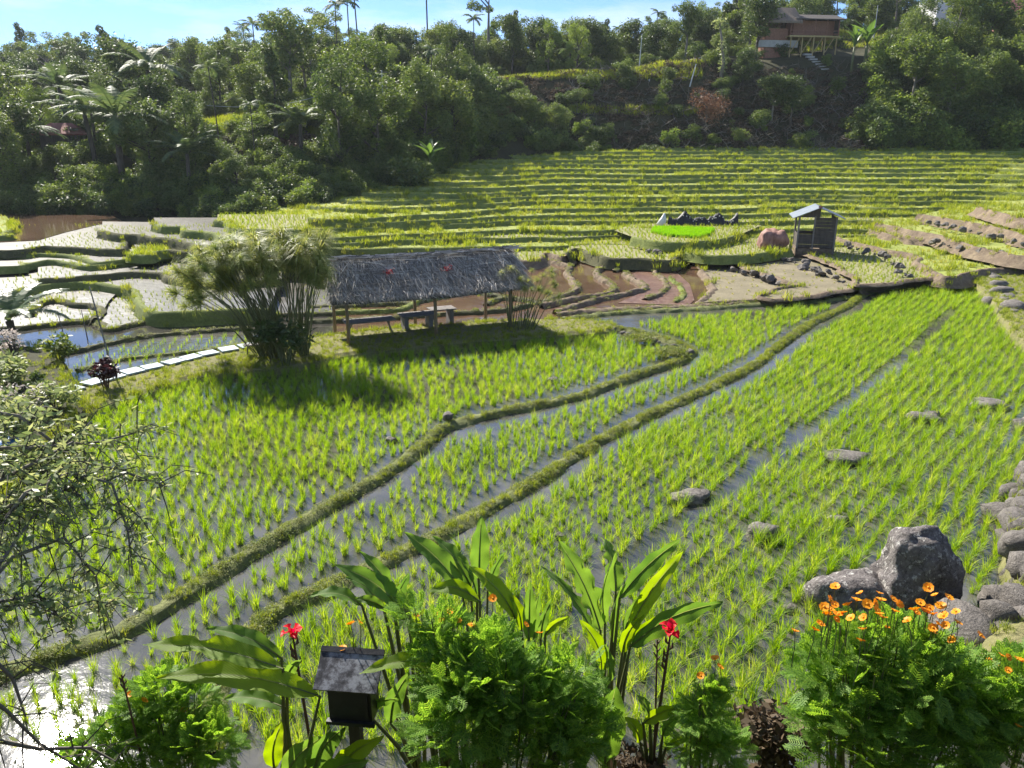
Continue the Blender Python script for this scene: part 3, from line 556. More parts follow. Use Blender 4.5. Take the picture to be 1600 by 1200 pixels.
# far rice, stubble and grass on the terraces
P_r, S_r, P_s, S_s, P_g, S_g = [], [], [], [], [], []
for poly, z, sn, tl_ in FIELDS:
    lo, hi = poly.min(0), poly.max(0)
    if sn == 'w_white':
        g = np.mgrid[lo[0]:hi[0]:.42, lo[1]:hi[1]:.55].reshape(2, -1).T; g = g + rng.normal(0, .05, g.shape); g = g[inside(poly, g)]
        k = np.array([nz(q[0] * .3, q[1] * .3, z) for q in g]) if len(g) else np.zeros(0); g = g[k > (.12 if z > .85 else -.1)]
        P_r.append(np.c_[g, np.full(len(g), z)]); S_r.append(rng.uniform(.35, .6, len(g)))
    elif sn == 'field_straw':
        g = np.mgrid[lo[0]:hi[0]:.34, lo[1]:hi[1]:.5].reshape(2, -1).T; g = g + rng.normal(0, .05, g.shape); g = g[inside(poly, g)]
        P_r.append(np.c_[g, np.full(len(g), z)]); S_r.append(rng.uniform(.6, 1.0, len(g)))
    elif sn == 'field_green':
        A = (hi[0] - lo[0]) * (hi[1] - lo[1]); dn = 2.6 if z > 2.6 or lo[1] > 55 else 4.5
        g = rng.uniform(lo, hi, (int(A * dn), 2)); g = g[inside(poly, g)]; g = g[np.abs(g[:, 0]) < .78 * g[:, 1]]; g = g[np.argsort(g[:, 0])]
        q = np.array([nz(a[0] * .22, a[1] * .5, z * 3) for a in g]); lush = q > .16
        zf = np.full(len(g), z) if tl_ is None else z + tl_[2] * np.maximum(np.hypot(g[:, 0], g[:, 1]) - np.interp(g[:, 0] / g[:, 1], tl_[0], tl_[1]), 0)
        P_g.append(np.c_[g[lush], zf[lush]]); S_g.append(rng.uniform(.5, 1.25, lush.sum()))
        m2 = ~lush & (rng.random(len(g)) < .9); P_s.append(np.c_[g[m2], zf[m2]]); S_s.append(rng.uniform(.8, 1.7, m2.sum()))
    elif sn == 'field_grey':
        A = (hi[0] - lo[0]) * (hi[1] - lo[1]); g = rng.uniform(lo, hi, (int(A * 3.0), 2)); g = g[inside(poly, g)]
        P_s.append(np.c_[g, np.full(len(g), z)]); S_s.append(rng.uniform(.5, 1.1, len(g)))
for f, inn, z, hb, bn, sn in LIPS:             # grass along the lips and down the banks
    m = len(f); seg = .55 if hb > .6 else .35; dens = {'bank_green': 5.0, 'bank_dark': 3.6, 'bank_brown': 2.6}[bn] * (.55 if sn == 'w_white' else 1); kk = int(m * seg * dens)
    i = rng.integers(0, m, kk); o_ = rng.uniform(-.45 * hb if hb < .6 else -.12, .32, kk); zz = np.where(o_ > 0, z + .05, z + np.maximum(o_ / (.5 if hb > .6 else .38), -hb))
    q = np.array([nz(f[a, 0] * .3, f[a, 1] * .3, 9) for a in i]); ok = (q > -.25) | (rng.random(kk) < .4)
    p = f[i] + inn[i] * o_[:, None] + rng.normal(0, .08, (kk, 2)); P_g.append(np.c_[p, zz][ok]); S_g.append((rng.uniform(.4, 1.0, kk) * np.where(q > .2, 1.35, .9) * (.75 if sn == 'w_white' else 1))[ok])
def go(name, P, S, protos, label, cat):
    P = np.concatenate(P); S = np.concatenate(S); scatter(name, P, rng.uniform(0, 6.28, len(P)), S, protos, label, cat)
go('distant_rice', P_r, S_r, RFAR, 'thin yellow-green rice on the flooded terraces beyond the shelter', 'rice')
go('stubble', P_s, S_s, STUB, 'short pale stubble on the drained terrace treads', 'stubble')
go('terrace_grass', P_g, S_g, GFAR, 'long sunlit grass along the terrace lips and banks', 'grass')
# weeds and grass on the near bunds and banks
P, S, P2, S2 = [], [], [], []
for bi, (p, nn, w, h) in enumerate(BUNDS):
    m = len(p); kk = int(m * (7.0 if bi == 0 else 8.0 if bi == 1 else .8)); i = rng.integers(0, m, kk); o_ = rng.uniform(-.55, .55, kk)
    zz = h * np.clip(1.02 - (np.abs(o_) / .5) ** 3, 0, 1); q = p[i] + nn[i] * (o_ * w)[:, None]
    nb = np.array([nz(a[0] * 1.1, a[1] * 1.1, 4.4) + .6 * nz(a[0] * 3.1, a[1] * 3.1, 1.4) for a in q]) if bi < 2 else np.ones(kk); ok = nb > -.22
    P.append(np.c_[q, zz][ok]); S.append((rng.uniform(.22, .62, kk) * (1 if bi < 2 else 1.4) * (1 + .6 * np.clip(nb, 0, .6)))[ok])
    if bi < 2:
        kk = int(m * (1.3 if bi == 0 else 2.4)); i = rng.integers(0, m, kk); o_ = rng.uniform(-.5, .5, kk); P2.append(np.c_[p[i] + nn[i] * (o_ * w)[:, None], h * np.clip(1 - (np.abs(o_) / .5) ** 3, 0, 1)]); S2.append(rng.uniform(.3, .75, kk))
for mi, (p, z) in enumerate(MOUNDS):
    lo, hi = p.min(0), p.max(0); A = (hi[0] - lo[0]) * (hi[1] - lo[1]); dn = [45, 40, 16, 26, 30][mi]
    g = rng.uniform(lo, hi, (int(A * dn), 2)); g = g[inside(p, g)]
    if mi == 1: g = g[dist_poly(W_([(110, 607), (200, 582), (300, 557), (395, 541)], .24), g) > .55]
    P2.append(np.c_[g, np.full(len(g), z)]); S2.append(rng.uniform(.25, .8, len(g)) * (1.0 if mi != 0 else .8))
    m = len(p); i = rng.integers(0, m, m * 4); P2.append(np.c_[p[i] + rng.normal(0, .12, (m * 4, 2)), np.full(m * 4, z - .05)]); S2.append(rng.uniform(.4, 1.1, m * 4))
# dense weed clumps on the second bund and its near end
for cx_, cy_, rr, kk in ( (1050, 552, .5, 120), (1000, 530, .5, 120)):
    c = np.array(at(cx_, cy_, .15)); P.append(np.c_[c + rng.normal(0, rr * .5, (kk, 2)), rng.uniform(.1, .32, kk) * .8]); S.append(rng.uniform(.6, 1.4, kk))
go('bund_weeds', P, S, WEED, 'low leafy weeds and dry stalks covering the earth bunds', 'weeds')
go('bank_grass', P2, S2, GRASS, 'short sunlit grass on the banks and bund tops', 'grass')
# ---------------------------------------------------------------- trees: prototypes
def leaves_np(C, s, up=.3, asp=.55, seed=0):
    r = np.random.default_rng(seed); n = len(C); u = r.normal(0, 1, (n, 3)); u[:, 2] *= .6; u /= np.linalg.norm(u, axis=1, keepdims=True)
    w = r.normal(0, 1, (n, 3)); w[:, 2] += up * 3; v = np.cross(u, w); v /= np.maximum(np.linalg.norm(v, axis=1, keepdims=True), 1e-6)
    k = (s * r.uniform(.6, 1.4, n))[:, None]
    V = np.stack([C - u * k, C - v * k * asp, C + u * k, C + v * k * asp], 1).reshape(-1, 3); F = np.arange(4 * n).reshape(n, 4); return V, F
def crown_pts(n, lobes, seed, shell=.62):
    r = np.random.default_rng(seed); out = []; wt = np.array([l[3] ** 2 for l in lobes]); wt /= wt.sum()
    for (x, y, z, rad, fl), w in zip(lobes, wt):
        m = int(n * w) + 1; d = r.normal(0, 1, (m, 3)); d /= np.linalg.norm(d, axis=1, keepdims=True)
        q = d * (rad * (shell + (1.06 - shell) * r.random(m) ** .5))[:, None] * np.array([1, 1, fl]); bump = 1 + .16 * np.sin(d[:, 0] * 9 + x * 3) * np.sin(d[:, 1] * 8 + z * 5) * np.sin(d[:, 2] * 9)
        out.append(q * bump[:, None] + r.normal(0, .13 * rad, q.shape) + np.array([x, y, z]))
    return np.concatenate(out)
def make_tree(h, rad, kind, mat, barkm, seed, nleaf=2600, ls=.17, trunk_h=.24):
    r = random.Random(seed); lobes = []; ch = h * (1 - trunk_h); cz = h * trunk_h + ch * .5
    if kind == 'round':
        for i in range(26):
            a = r.uniform(0, 6.28); q = rad * r.uniform(.1, .85); z = cz + ch * r.uniform(-.42, .42) * (1.1 - .5 * q / rad); lobes.append((q * math.cos(a), q * math.sin(a), z, rad * r.uniform(.16, .36), r.uniform(.55, 1.0)))
        lobes.append((0, 0, cz + ch * .2, rad * .55, .85))
    elif kind == 'tall':
        for i in range(16):
            t = i / 15; a = r.uniform(0, 6.28); w = math.sin(math.pi * (t * .8 + .15)); q = rad * w * r.uniform(.1, .6); lobes.append((q * math.cos(a), q * math.sin(a), h * trunk_h + ch * t * .92, rad * r.uniform(.25, .42) * (.6 + .5 * w), r.uniform(.7, 1)))
    elif kind == 'open':
        for i in range(13):
            a = r.uniform(0, 6.28); q = rad * r.uniform(.35, .95); z = cz + ch * r.uniform(-.45, .45); lobes.append((q * math.cos(a), q * math.sin(a), z, rad * r.uniform(.18, .30), r.uniform(.4, .65)))
    elif kind == 'feather':
        for i in range(26):
            a = r.uniform(0, 6.28); t = r.random() ** .8; q = rad * (.25 + .75 * math.sin(math.pi * min(t * .7 + .25, 1))) * r.uniform(.3, 1); z = h * (.18 + .78 * t) - .12 * q * q / max(rad, .1); lobes.append((q * math.cos(a), q * math.sin(a), z, rad * r.uniform(.16, .28), r.uniform(.9, 1.5)))
    elif kind == 'bush':
        for i in range(10):
            a = r.uniform(0, 6.28); q = rad * r.uniform(.1, .7); lobes.append((q * math.cos(a), q * math.sin(a), h * r.uniform(.2, .72), rad * r.uniform(.28, .45), r.uniform(.6, .9)))
    C = crown_pts(int(nleaf * 1.45), lobes, seed, .5 if kind != 'open' else .35); V, F = leaves_np(C, ls * .82, .3, .5 if kind != 'feather' else .3, seed)
    cm = np_mesh('crown', V, F, mat)
    b = MB(); lean = r.uniform(-.06, .06) * h; rb = .018 * h + .05
    top = h * (trunk_h + .45 * (1 - trunk_h)); pts = [(lean * (i / 5) ** 1.5 + .05 * r.uniform(-1, 1), .05 * r.uniform(-1, 1), -0.3 + (top + .3) * i / 5) for i in range(6)]; b.tube(pts, [rb * (1.25 - i * .19) for i in range(6)], 7)
    for x, y, z, lr, fl in (lobes[::2] if kind != 'bush' else lobes[::3]):
        s0 = max(min(z - .45 * math.hypot(x, y) - .3, top), h * trunk_h * .55); k = s0 / top; p0 = Vector((lean * k ** 1.5, 0, s0)); p2 = Vector((x, y, z)); p1 = (p0 + p2) / 2 + Vector((0, 0, .1 * h * r.uniform(-.3, .6)))
        b.tube([p0, p1, p2], [rb * .45, rb * .3, rb * .12], 5, False)
    return b.mesh('trunk', barkm, True), cm
def frond(b, base, az, L, el0, droop, w, nl, width, hang=.5, two=True, seed=0):
    r = random.Random(seed); ca, sa = math.cos(az), math.sin(az); pts = []; n = 9
    for i in range(n):
        t = i / (n - 1); e = el0 - droop * t; ds = L / (n - 1)
        if i == 0: p = Vector(base)
        else: p = pts[-1] + Vector((ca * math.cos(e), sa * math.cos(e), math.sin(e))) * ds
        pts.append(p)
    for i in range(n - 1):
        a, c = pts[i], pts[i + 1]; sd_ = Vector((-sa, ca, 0)) * w * (1 - i / n); b.add([a - sd_, a + sd_, c + sd_ * .85, c - sd_ * .85], [(0, 1, 2, 3)])
    for k in range(nl):
        t = .12 + .88 * k / nl; i = min(int(t * (n - 1)), n - 2); f = t * (n - 1) - i; p = pts[i].lerp(pts[i + 1], f); d = (pts[i + 1] - pts[i]).normalized(); ll = width * math.sin(math.pi * (.12 + .82 * t)) * r.uniform(.85, 1.1)
        for s in (-1, 1):
            side = Vector((-sa, ca, 0)) * s; tip = p + (side * .8 + d * .45 + Vector((0, 0, -hang * r.uniform(.6, 1.3)))) * ll; m = (p + tip) / 2 + Vector((0, 0, .10 * ll)); q = d * (.5 * L / nl)
            b.add([p - q, p + q, m + q * .9, tip, m - q * .9], [(0, 1, 2, 4), (4, 2, 3)])
def make_palm(h, nf, L, mat, seed, el=(.2, 1.2), dr=1.5, width=.55, hang=.5, rb=.13, nl=18):
    r = random.Random(seed); b = MB(); c = MB(); lean = r.uniform(-.5, .5)
    b.tube([(lean * (i / 6) ** 2, 0, -.3 + (h + .3) * i / 6) for i in range(7)], [rb * (1.15 - .05 * i) for i in range(7)], 8)
    for k in range(nf): frond(c, (lean, 0, h), 6.283 * k / nf + r.uniform(-.2, .2), L * r.uniform(.8, 1.1), r.uniform(*el), dr * r.uniform(.7, 1.2), .05, nl, width, hang, seed=seed * 50 + k)
    return b.mesh('trunk', M['bark'], True), c.mesh('crown', mat)
def blade(b, base, tip, width, sag=.1, fold=.35, nseg=8, side=None, torn=0.0, r=random, peak=.45):
    base, tip = Vector(base), Vector(tip); L = (tip - base).length; d = (tip - base) / L
    s = side if side is not None else d.cross(Vector((0, 0, 1)));
    s = Vector(s); s = (s - d * s.dot(d)).normalized(); n = s.cross(d).normalized(); V = []
    if n.z < 0: n = -n
    for i in range(nseg + 1):
        t = i / nseg; c = base.lerp(tip, t) + n * (math.sin(math.pi * t) * sag * L) ; wd = width * max(.04, math.sin(math.pi * min(1, (t ** .75) * (.98)))) ** .75 if t < 1 else .004
        wd = width * max(.03, (math.sin(math.pi * (t ** peak_exp(peak)))) ** .7)
        j = 1 - torn * r.random() * (1 if 0 < i < nseg else 0); j2 = 1 - torn * r.random()
        V += [c - s * wd * .5 * j + n * (wd * fold * .5 + .012 * math.sin(i * 2.3)), c - s * wd * .26 + n * wd * fold * .2, c, c + s * wd * .26 + n * wd * fold * .2, c + s * wd * .5 * j2 + n * (wd * fold * .5 + .012 * math.cos(i * 1.9))]
    F = [(5 * i + k, 5 * i + k + 1, 5 * i + k + 6, 5 * i + k + 5) for i in range(nseg) for k in range(4)]
    b.add(V, F)
def peak_exp(p): return math.log(.5) / math.log(p)
def make_banana(h, nf, L, seed, mat):
    r = random.Random(seed); b = MB(); c = MB(); b.tube([(0, 0, -.2), (.02, 0, h * .5), (0, .03, h)], [.14, .11, .07], 8)
    for k in range(nf):
        a = 6.283 * k / nf + r.uniform(-.3, .3); e = r.uniform(.5, 1.25); l = L * r.uniform(.8, 1.15); tip = Vector((math.cos(a) * math.cos(e) * l, math.sin(a) * math.cos(e) * l, h + math.sin(e) * l)); blade(c, (0, 0, h * .92), tip, .5 * L / 1.6, .14, .3, 7, Vector((-math.sin(a), math.cos(a), 0)), .25, r)
    return b.mesh('trunk', M['stem'], True), c.mesh('crown', mat)
T = {}
T['round_dark'] = [make_tree(8.5, 3.2, 'round', M['tree_dark'], M['bark'], 11, 5200, .17), make_tree(9.5, 3.6, 'round', M['tree_dark'], M['bark'], 12, 5600, .18), make_tree(7.5, 2.6, 'round', M['tree_dark'], M['bark_pale'], 13, 4600, .16, .42)]
T['round_mid'] = [make_tree(9, 3.4, 'round', M['tree_mid'], M['bark'], 21, 5200, .18), make_tree(8, 3.0, 'round', M['tree_mid'], M['bark'], 22, 4800, .17), make_tree(10, 3.3, 'round', M['tree_mid'], M['bark_pale'], 23, 5200, .18, .45)]
T['round_olive'] = [make_tree(8.5, 3.3, 'round', M['tree_olive'], M['bark'], 31, 5000, .17), make_tree(9.5, 3.0, 'round', M['tree_olive'], M['bark_pale'], 32, 5000, .17, .42)]
T['light'] = [make_tree(7.5, 2.8, 'round', M['tree_light'], M['bark'], 36, 4600, .16), make_tree(8.5, 2.4, 'tall', M['tree_light'], M['bark_pale'], 37, 4200, .16), make_tree(9, 3.0, 'feather', M['tree_light'], M['bark'], 38, 6500, .16, .15)]
T['tall_dark'] = [make_tree(11, 2.4, 'tall', M['tree_dark'], M['bark'], 41, 4800, .18, .25), make_tree(12, 2.2, 'tall', M['tree_mid'], M['bark'], 42, 4600, .18, .3)]
T['open'] = [make_tree(11, 3.6, 'open', M['tree_mid'], M['bark_pale'], 51, 2600, .17, .5), make_tree(12, 3.2, 'open', M['tree_olive'], M['bark_pale'], 52, 2400, .17, .55)]
T['feather'] = [make_tree(8.5, 3.0, 'feather', M['tree_olive'], M['bark'], 61, 7000, .17, .12), make_tree(9.5, 3.2, 'feather', M['tree_mid'], M['bark'], 62, 7500, .17, .12)]
T['bush'] = [make_tree(2.6, 1.6, 'bush', M['tree_mid'], M['bark'], 71, 1500, .12, .1), make_tree(2.2, 1.5, 'bush', M['tree_dark'], M['bark'], 72, 1500, .12, .1), make_tree(3.2, 1.7, 'bush', M['tree_olive'], M['bark'], 73, 1600, .12, .1)]
T['areca'] = [make_palm(9.5, 11, 2.3, M['palm'], 81, (.1, 1.2), 1.6, .6, .4, .09, 16), make_palm(11, 10, 2.2, M['palm'], 82, (.2, 1.2), 1.5, .6, .5, .08, 16)]
T['sugar_palm'] = [make_palm(5.5, 17, 4.6, M['palm'], 85, (.35, 1.35), 1.3, .85, .35, .22, 26), make_palm(4.5, 15, 4.2, M['palm'], 86, (.4, 1.35), 1.2, .8, .3, .22, 26)]
T['banana'] = [make_banana(1.9, 8, 1.7, 91, M['banana']), make_banana(2.4, 7, 1.9, 92, M['banana'])]
T['rust'] = [make_tree(4.2, 2.2, 'bush', M['rustleaf'], M['bark'], 95, 1700, .09, .1)]
def plant(kind, x, y, label, group=None, s=1.0, name=None, z=None, var=None, cat='tree'):
    tr, cr = T[kind][random.randrange(len(T[kind])) if var is None else var]
    nm = name or {'bush': 'bush', 'areca': 'palm_tree', 'sugar_palm': 'palm_tree', 'banana': 'banana_plant', 'rust': 'bush'}.get(kind, 'broadleaf_tree')
    o = empty(nm, (x, y, ground(x, y) - .1 if z is None else z), random.uniform(0, 6.28), label, cat, group); q = s * random.uniform(.92, 1.08); o.scale = (q, q, s * random.uniform(.92, 1.1))
    obj('trunk', tr, o); obj('crown', cr, o); return o
def P_(px, y): return pxt(px) * y, y
# ---------------------------------------------------------------- single trees one can point at
singles = [
 (95, 73, 'round_dark', 1.0, 2, 'round dark-crowned tree on a slim bare trunk beside the small dark hut'), (28, 71, 'tall_dark', .85, 0, 'tall dark tree with bare lower trunk at the pond'), 
 (282, 69, 'round_olive', 1.0, 0, 'olive spreading tree before the glossy feathery palms'), (345, 70, 'feather', .95, 0, 'tall olive tree leaning over the dark gully'),
 (240, 70, 'sugar_palm', 1.15, 0, 'glossy palm with long upright silvery fronds beside the pink roof'), (335, 67, 'sugar_palm', .8, 1, 'low dark palm with silvery fronds under the olive trees'), (205, 74, 'sugar_palm', 1.0, 1, 'silvery palm rising behind the pink roof'),
 (400, 66, 'feather', .55, 0, 'small light-green tree on thin pale stems at the terrace corner'), (440, 88, 'round_mid', .75, 1, 'bright green rounded tree on the grassy bench of the left hill'),
 (555, 74, 'feather', 1.15, 0, 'big drooping bamboo-like tree at the end of the green terraces'), (610, 77, 'feather', 1.2, 1, 'tall drooping dark bamboo-like tree beside the terraces'), (675, 84, 'feather', 1.05, 0, 'feathery tree over the upper terrace ends'),
 (720, 88, 'round_mid', .95, 0, 'broad tree at the corner of the brown slope'), (650, 72, 'bush', 1.9, 1, 'dense dark bush beside the lone banana plant'), 
 (820, 97, 'round_mid', .55, 1, 'small pale-leaved tree at the foot of the brown slope'), (862, 98, 'round_olive', .55, 0, 'small olive tree at the foot of the brown slope'),
 (1072, 101, 'rust', 1.35, 0, 'leafless rusty-brown bush on the cleared slope'), (790, 95, 'rust', .6, 0, 'small rust-red bush below the brown slope'), (1192, 103, 'round_dark', .8, 0, 'dense glossy dark tree with white trunk on the cleared slope'), (1165, 103, 'round_dark', .8, 2, 'dark tree with pale twisted trunk beside the dense glossy one'), (1120, 108, 'round_dark', .6, 0, 'compact dark tree beside the ivy-clad bare trunk'),
 (1135, 116, 'round_dark', .95, 1, 'tall dark tree standing on the bench left of the stilt house'), (1285, 113, 'banana', 1.8, 0, 'banana plant with upright pale leaves below the stilt house'), (1268, 112, 'banana', 1.5, 1, 'banana clump beside the steps of the stilt house'),
 (683, 77, 'banana', 1.15, 0, 'lone bright banana plant at the terrace edge'), (1555, 104, 'open', 1.45, 0, 'large pale-leaved tree covering the red roof'), (1530, 102, 'round_olive', 1.35, 1, 'broad olive tree with pale trunk on the right hillside'), (1600, 106, 'round_olive', 1.5, 0, 'tall olive tree at the right end of the hillside'),
 (590, 128, 'areca', 1.35, 1, 'tall slim palm breaking the skyline above the bamboo-like trees'), (578, 126, 'areca', 1.15, 0, 'slim palm just below the skyline beside the tallest palm'), (685, 135, 'areca', 1.35, 0, 'single small-headed palm against the sky'), (448, 118, 'areca', 1.0, 0, 'palm with ragged fronds on the left skyline'), (560, 112, 'areca', .9, 1, 'dark ragged palm beside the skyline clump'), (748, 118, 'areca', .85, 0, 'palm below the flat-topped lone tree'),
 (768, 130, 'open', 1.15, 1, 'lone flat-topped open tree standing against the sky'), (1125, 122, 'open', .9, 0, 'open-crowned tree behind the stilt house'), (1100, 125, 'tall_dark', 1.0, 0, 'dark tall tree on the bench by the white tarpaulin'),
 (1150, 102, 'bush', 1.0, 2, 'light-green bush below the dense glossy tree'), (1285, 100, 'bush', 1.1, 0, 'round bright bush at the foot of the slope'), (1350, 99, 'bush', .8, 2, 'small yellowish bush at the terrace top beside the dark thicket'),
 (112, 75, 'sugar_palm', .8, 0, 'glossy palm between the tiny hut and the pink roof'), (175, 86, 'sugar_palm', 1.1, 1, 'tall silvery palm in the wood above the pink roof'), (300, 82, 'sugar_palm', 1.05, 0, 'palm rising behind the olive spreading tree'), (60, 84, 'areca', .85, 0, 'slim palm above the round dark-crowned tree'), (385, 76, 'areca', .75, 1, 'slim palm under the grassy bench of the left hill'), (500, 74, 'sugar_palm', .85, 1, 'arching palm beside the big bamboo-like tree'),
]
for px_, y_, kd, s_, v_, lb in singles:
    if s_ > 0: plant(kd, *P_(px_, y_), lb, None, s_, None, None, v_, {'bush': 'bush', 'rust': 'bush', 'areca': 'palm', 'sugar_palm': 'palm', 'banana': 'banana'}.get(kd, 'tree'))
SING = np.array([P_(q[0], q[1]) for q in singles])
# ---------------------------------------------------------------- the forest, zone by zone
KN = {'light': 'light green tree', 'round_dark': 'dark round-crowned tree', 'round_mid': 'mid-green round-crowned tree', 'round_olive': 'olive round-crowned tree', 'tall_dark': 'slender tall-crowned tree', 'open': 'open pale-trunked tree', 'feather': 'feathery drooping tree', 'bush': 'low leafy bush', 'areca': 'slim palm', 'sugar_palm': 'arching glossy palm', 'banana': 'banana plant'}
zones = [('in the wood at the foot of the left hill', -140, 430, 68, 84, 4.4, 26, ['round_dark', 'round_mid', 'feather', 'round_olive', 'round_dark', 'light', 'sugar_palm'], .72, None),
 ('in the wood covering the left hill', -120, 560, 86, 176, 5.6, 100, ['round_dark', 'round_mid', 'round_olive', 'open', 'round_dark', 'round_mid', 'round_dark', 'areca', 'sugar_palm', 'open', 'feather', 'tall_dark', 'light', 'sugar_palm', 'areca'], .92, None),
 ('in the wood left of the brown slope', 430, 745, 71, 104, 4.0, 36, ['feather', 'round_mid', 'round_olive', 'light', 'tall_dark', 'round_mid', 'areca'], .8, None),
 ('on the wooded ridge behind the brown slope', 540, 1180, 113, 165, 5.6, 66, ['round_dark', 'round_mid', 'tall_dark', 'round_olive', 'light', 'open', 'areca', 'round_dark', 'open', 'sugar_palm'], .82, None),
 ('in the thicket on the right hillside', 1310, 1740, 100, 126, 4.2, 52, ['round_dark', 'light', 'round_olive', 'round_mid', 'feather', 'light', 'open'], 1.0, None),
 ('on the hilltop behind the houses', 1060, 1740, 134, 176, 5.8, 36, ['round_dark', 'light', 'open', 'round_olive', 'tall_dark', 'open', 'areca'], .85, None)]
allp = list(map(tuple, SING))
for zn, a, b_, y0, y1, md, cnt, kinds, sc, _ in zones:
    placed = 0
    for _t in range(cnt * 14):
        if placed >= cnt: break
        y = random.uniform(y0, y1); px_ = random.uniform(a, b_); x = pxt(px_) * y
        if 345 < px_ < 545 and 78 < y < 92: continue                        # grassy bench
        if 1160 < px_ < 1345 and y < 136: continue                         # stilt house
        if 1345 < px_ < 1540 and 118 < y < 140: continue                   # hilltop houses
        if px_ > 1180 and px_ < 1320 and y < 112: continue
        if y > 112 and y < 120 and 900 < px_ < 1180: continue              # bench
        if zn.startswith('in the wood left') and y < 71 + (px_ - 430) * .06: continue
        if px_ < 190 and 130 < px_ and y < 80: continue                     # view of the pink roof
        if min((p[0] - x) ** 2 + (p[1] - y) ** 2 for p in allp) < md * md * (.5 if placed > cnt * .7 else 1): continue
        kd = random.choice(kinds); s = sc * random.uniform(.75, 1.15) * (.75 if kd in ('areca', 'sugar_palm') else 1)
        if kd == 'bush': s *= 1.6
        plant(kd, x, y, KN[kd] + ' ' + zn, KN[kd] + 's ' + zn, s, cat={'bush': 'bush', 'areca': 'palm', 'sugar_palm': 'palm'}.get(kd, 'tree')); allp.append((x, y)); placed += 1
# undergrowth that nobody could count
UB = [T['bush'][i][1] for i in range(3)] + [make_tree(2.4, 1.5, 'bush', M['tree_light'], M['bark'], 77, 1500, .12, .1)[1]]
def slope_pts(n, pa, pb, y0, y1, f=None):
    out = []
    for _ in range(n):
        y = random.uniform(y0, y1); px_ = random.uniform(pa, pb); x = pxt(px_) * y
        if f and not f(px_, y): continue
        out.append((x, y, ground(x, y) - .15))
    return out
und = slope_pts(900, -350, 470, 66.5, 100, lambda p, y: not (350 < p < 545 and 80 < y < 91)) + slope_pts(700, -350, 560, 100, 170) + slope_pts(700, 425, 760, 67, 108, lambda p, y: y > 67 + (p - 430) * .075) + slope_pts(700, 540, 1180, 116, 165) + slope_pts(800, 1310, 1900, 98.5, 132, lambda p, y: not (1360 < p < 1540 and y > 122)) + slope_pts(350, 1060, 1950, 132, 172) + slope_pts(40, 1060, 1330, 98, 116) + slope_pts(26, 860, 1060, 96, 110) + slope_pts(120, 690, 850, 88, 106, lambda p, y: y > 88 + (p - 690) * .055)
for k in range(5, 18):
    for _ in range(34):
        y = HILL[k][1] + random.uniform(-2, 3); px_ = lefts[k] + random.uniform(-95, 4); x = pxt(px_) * y; und.append((x, y, ground(x, y) - .1))
band = slope_pts(420, -300, 470, 63.5, 70)
und += band; ub_s = list(rng.uniform(.35, 1.05, len(und)))
thick = slope_pts(520, 1300, 1800, 98.2, 116) + slope_pts(260, 560, 770, 78, 104, lambda p, y: y > 67 + (p - 430) * .075); und += thick; ub_s += list(rng.uniform(.9, 1.9, len(thick)))
n = len(und); scatter('undergrowth', und, rng.uniform(0, 6.28, n), ub_s, UB, 'tangled leafy undergrowth between the hillside trees', 'undergrowth')
dw = slope_pts(150, -200, 560, 118, 182) + slope_pts(150, 540, 1200, 122, 170) + slope_pts(60, 1150, 1800, 140, 175); n = len(dw)
scatter('distant_wood', [(a, b, c - 1.2) for a, b, c in dw], rng.uniform(0, 6.28, n), rng.uniform(.55, .95, n), [T[k][i][1] for k in ('round_dark', 'round_mid', 'round_olive') for i in (0, 1)], 'far wooded ridge line closing the valley against the sky', 'wood')
# grass on the left bench, dead stalks on the cleared slope
bg = slope_pts(2600, 345, 560, 80.5, 88) + slope_pts(1800, 700, 1060, 109, 114) + slope_pts(400, 880, 1060, 103.6, 104.6) + slope_pts(500, 1340, 1460, 112, 128) + slope_pts(700, 1180, 1420, 132, 142) + slope_pts(500, -50, 190, 74, 82)
n = len(bg); scatter('hillside_grass', bg, rng.uniform(0, 6.28, n), rng.uniform(1.0, 2.2, n), GFAR, 'sunlit grass on the benches and clearings of the hills', 'grass')
def stick_mesh(seed):
    r = random.Random(seed); b = MB(); p = Vector((0, 0, 0)); d = Vector((r.uniform(-1, 1), r.uniform(-1, 1), r.uniform(.2, 1))).normalized(); pts = [p]
    for i in range(4): d = (d + Vector((r.gauss(0, .4), r.gauss(0, .4), r.gauss(0, .3)))).normalized(); p = p + d * .45; pts.append(p)
    b.tube(pts, [.035, .03, .025, .018, .008], 4, False)
    for i in (1, 2, 3): b.tube([pts[i], pts[i] + Vector((r.gauss(0, .3), r.gauss(0, .3), r.uniform(.1, .4)))], [.018, .006], 3, False)
    return b.mesh('stick', M['bark_pale'])
ST = [stick_mesh(i) for i in range(6)]
sk = slope_pts(650, 880, 1320, 97.5, 113); n = len(sk); scatter('dead_branches', [(a, b, c + .2) for a, b, c in sk], rng.uniform(0, 6.28, n), rng.uniform(.6, 1.7, n), ST, 'dry broken branches strewn over the cleared brown slope', 'branches')
dl = [weed_mesh(40 + i, M['deadleaf'], 70, .5, .45, .09) for i in range(3)]
sk = slope_pts(1500, 740, 1340, 96.5, 113) + slope_pts(500, 420, 545, 68, 80); n = len(sk); scatter('dry_scrub', [(a, b, c + .1) for a, b, c in sk], rng.uniform(0, 6.28, n), rng.uniform(.6, 1.6, n), dl, 'dry brown scrub on the cleared slopes', 'scrub')
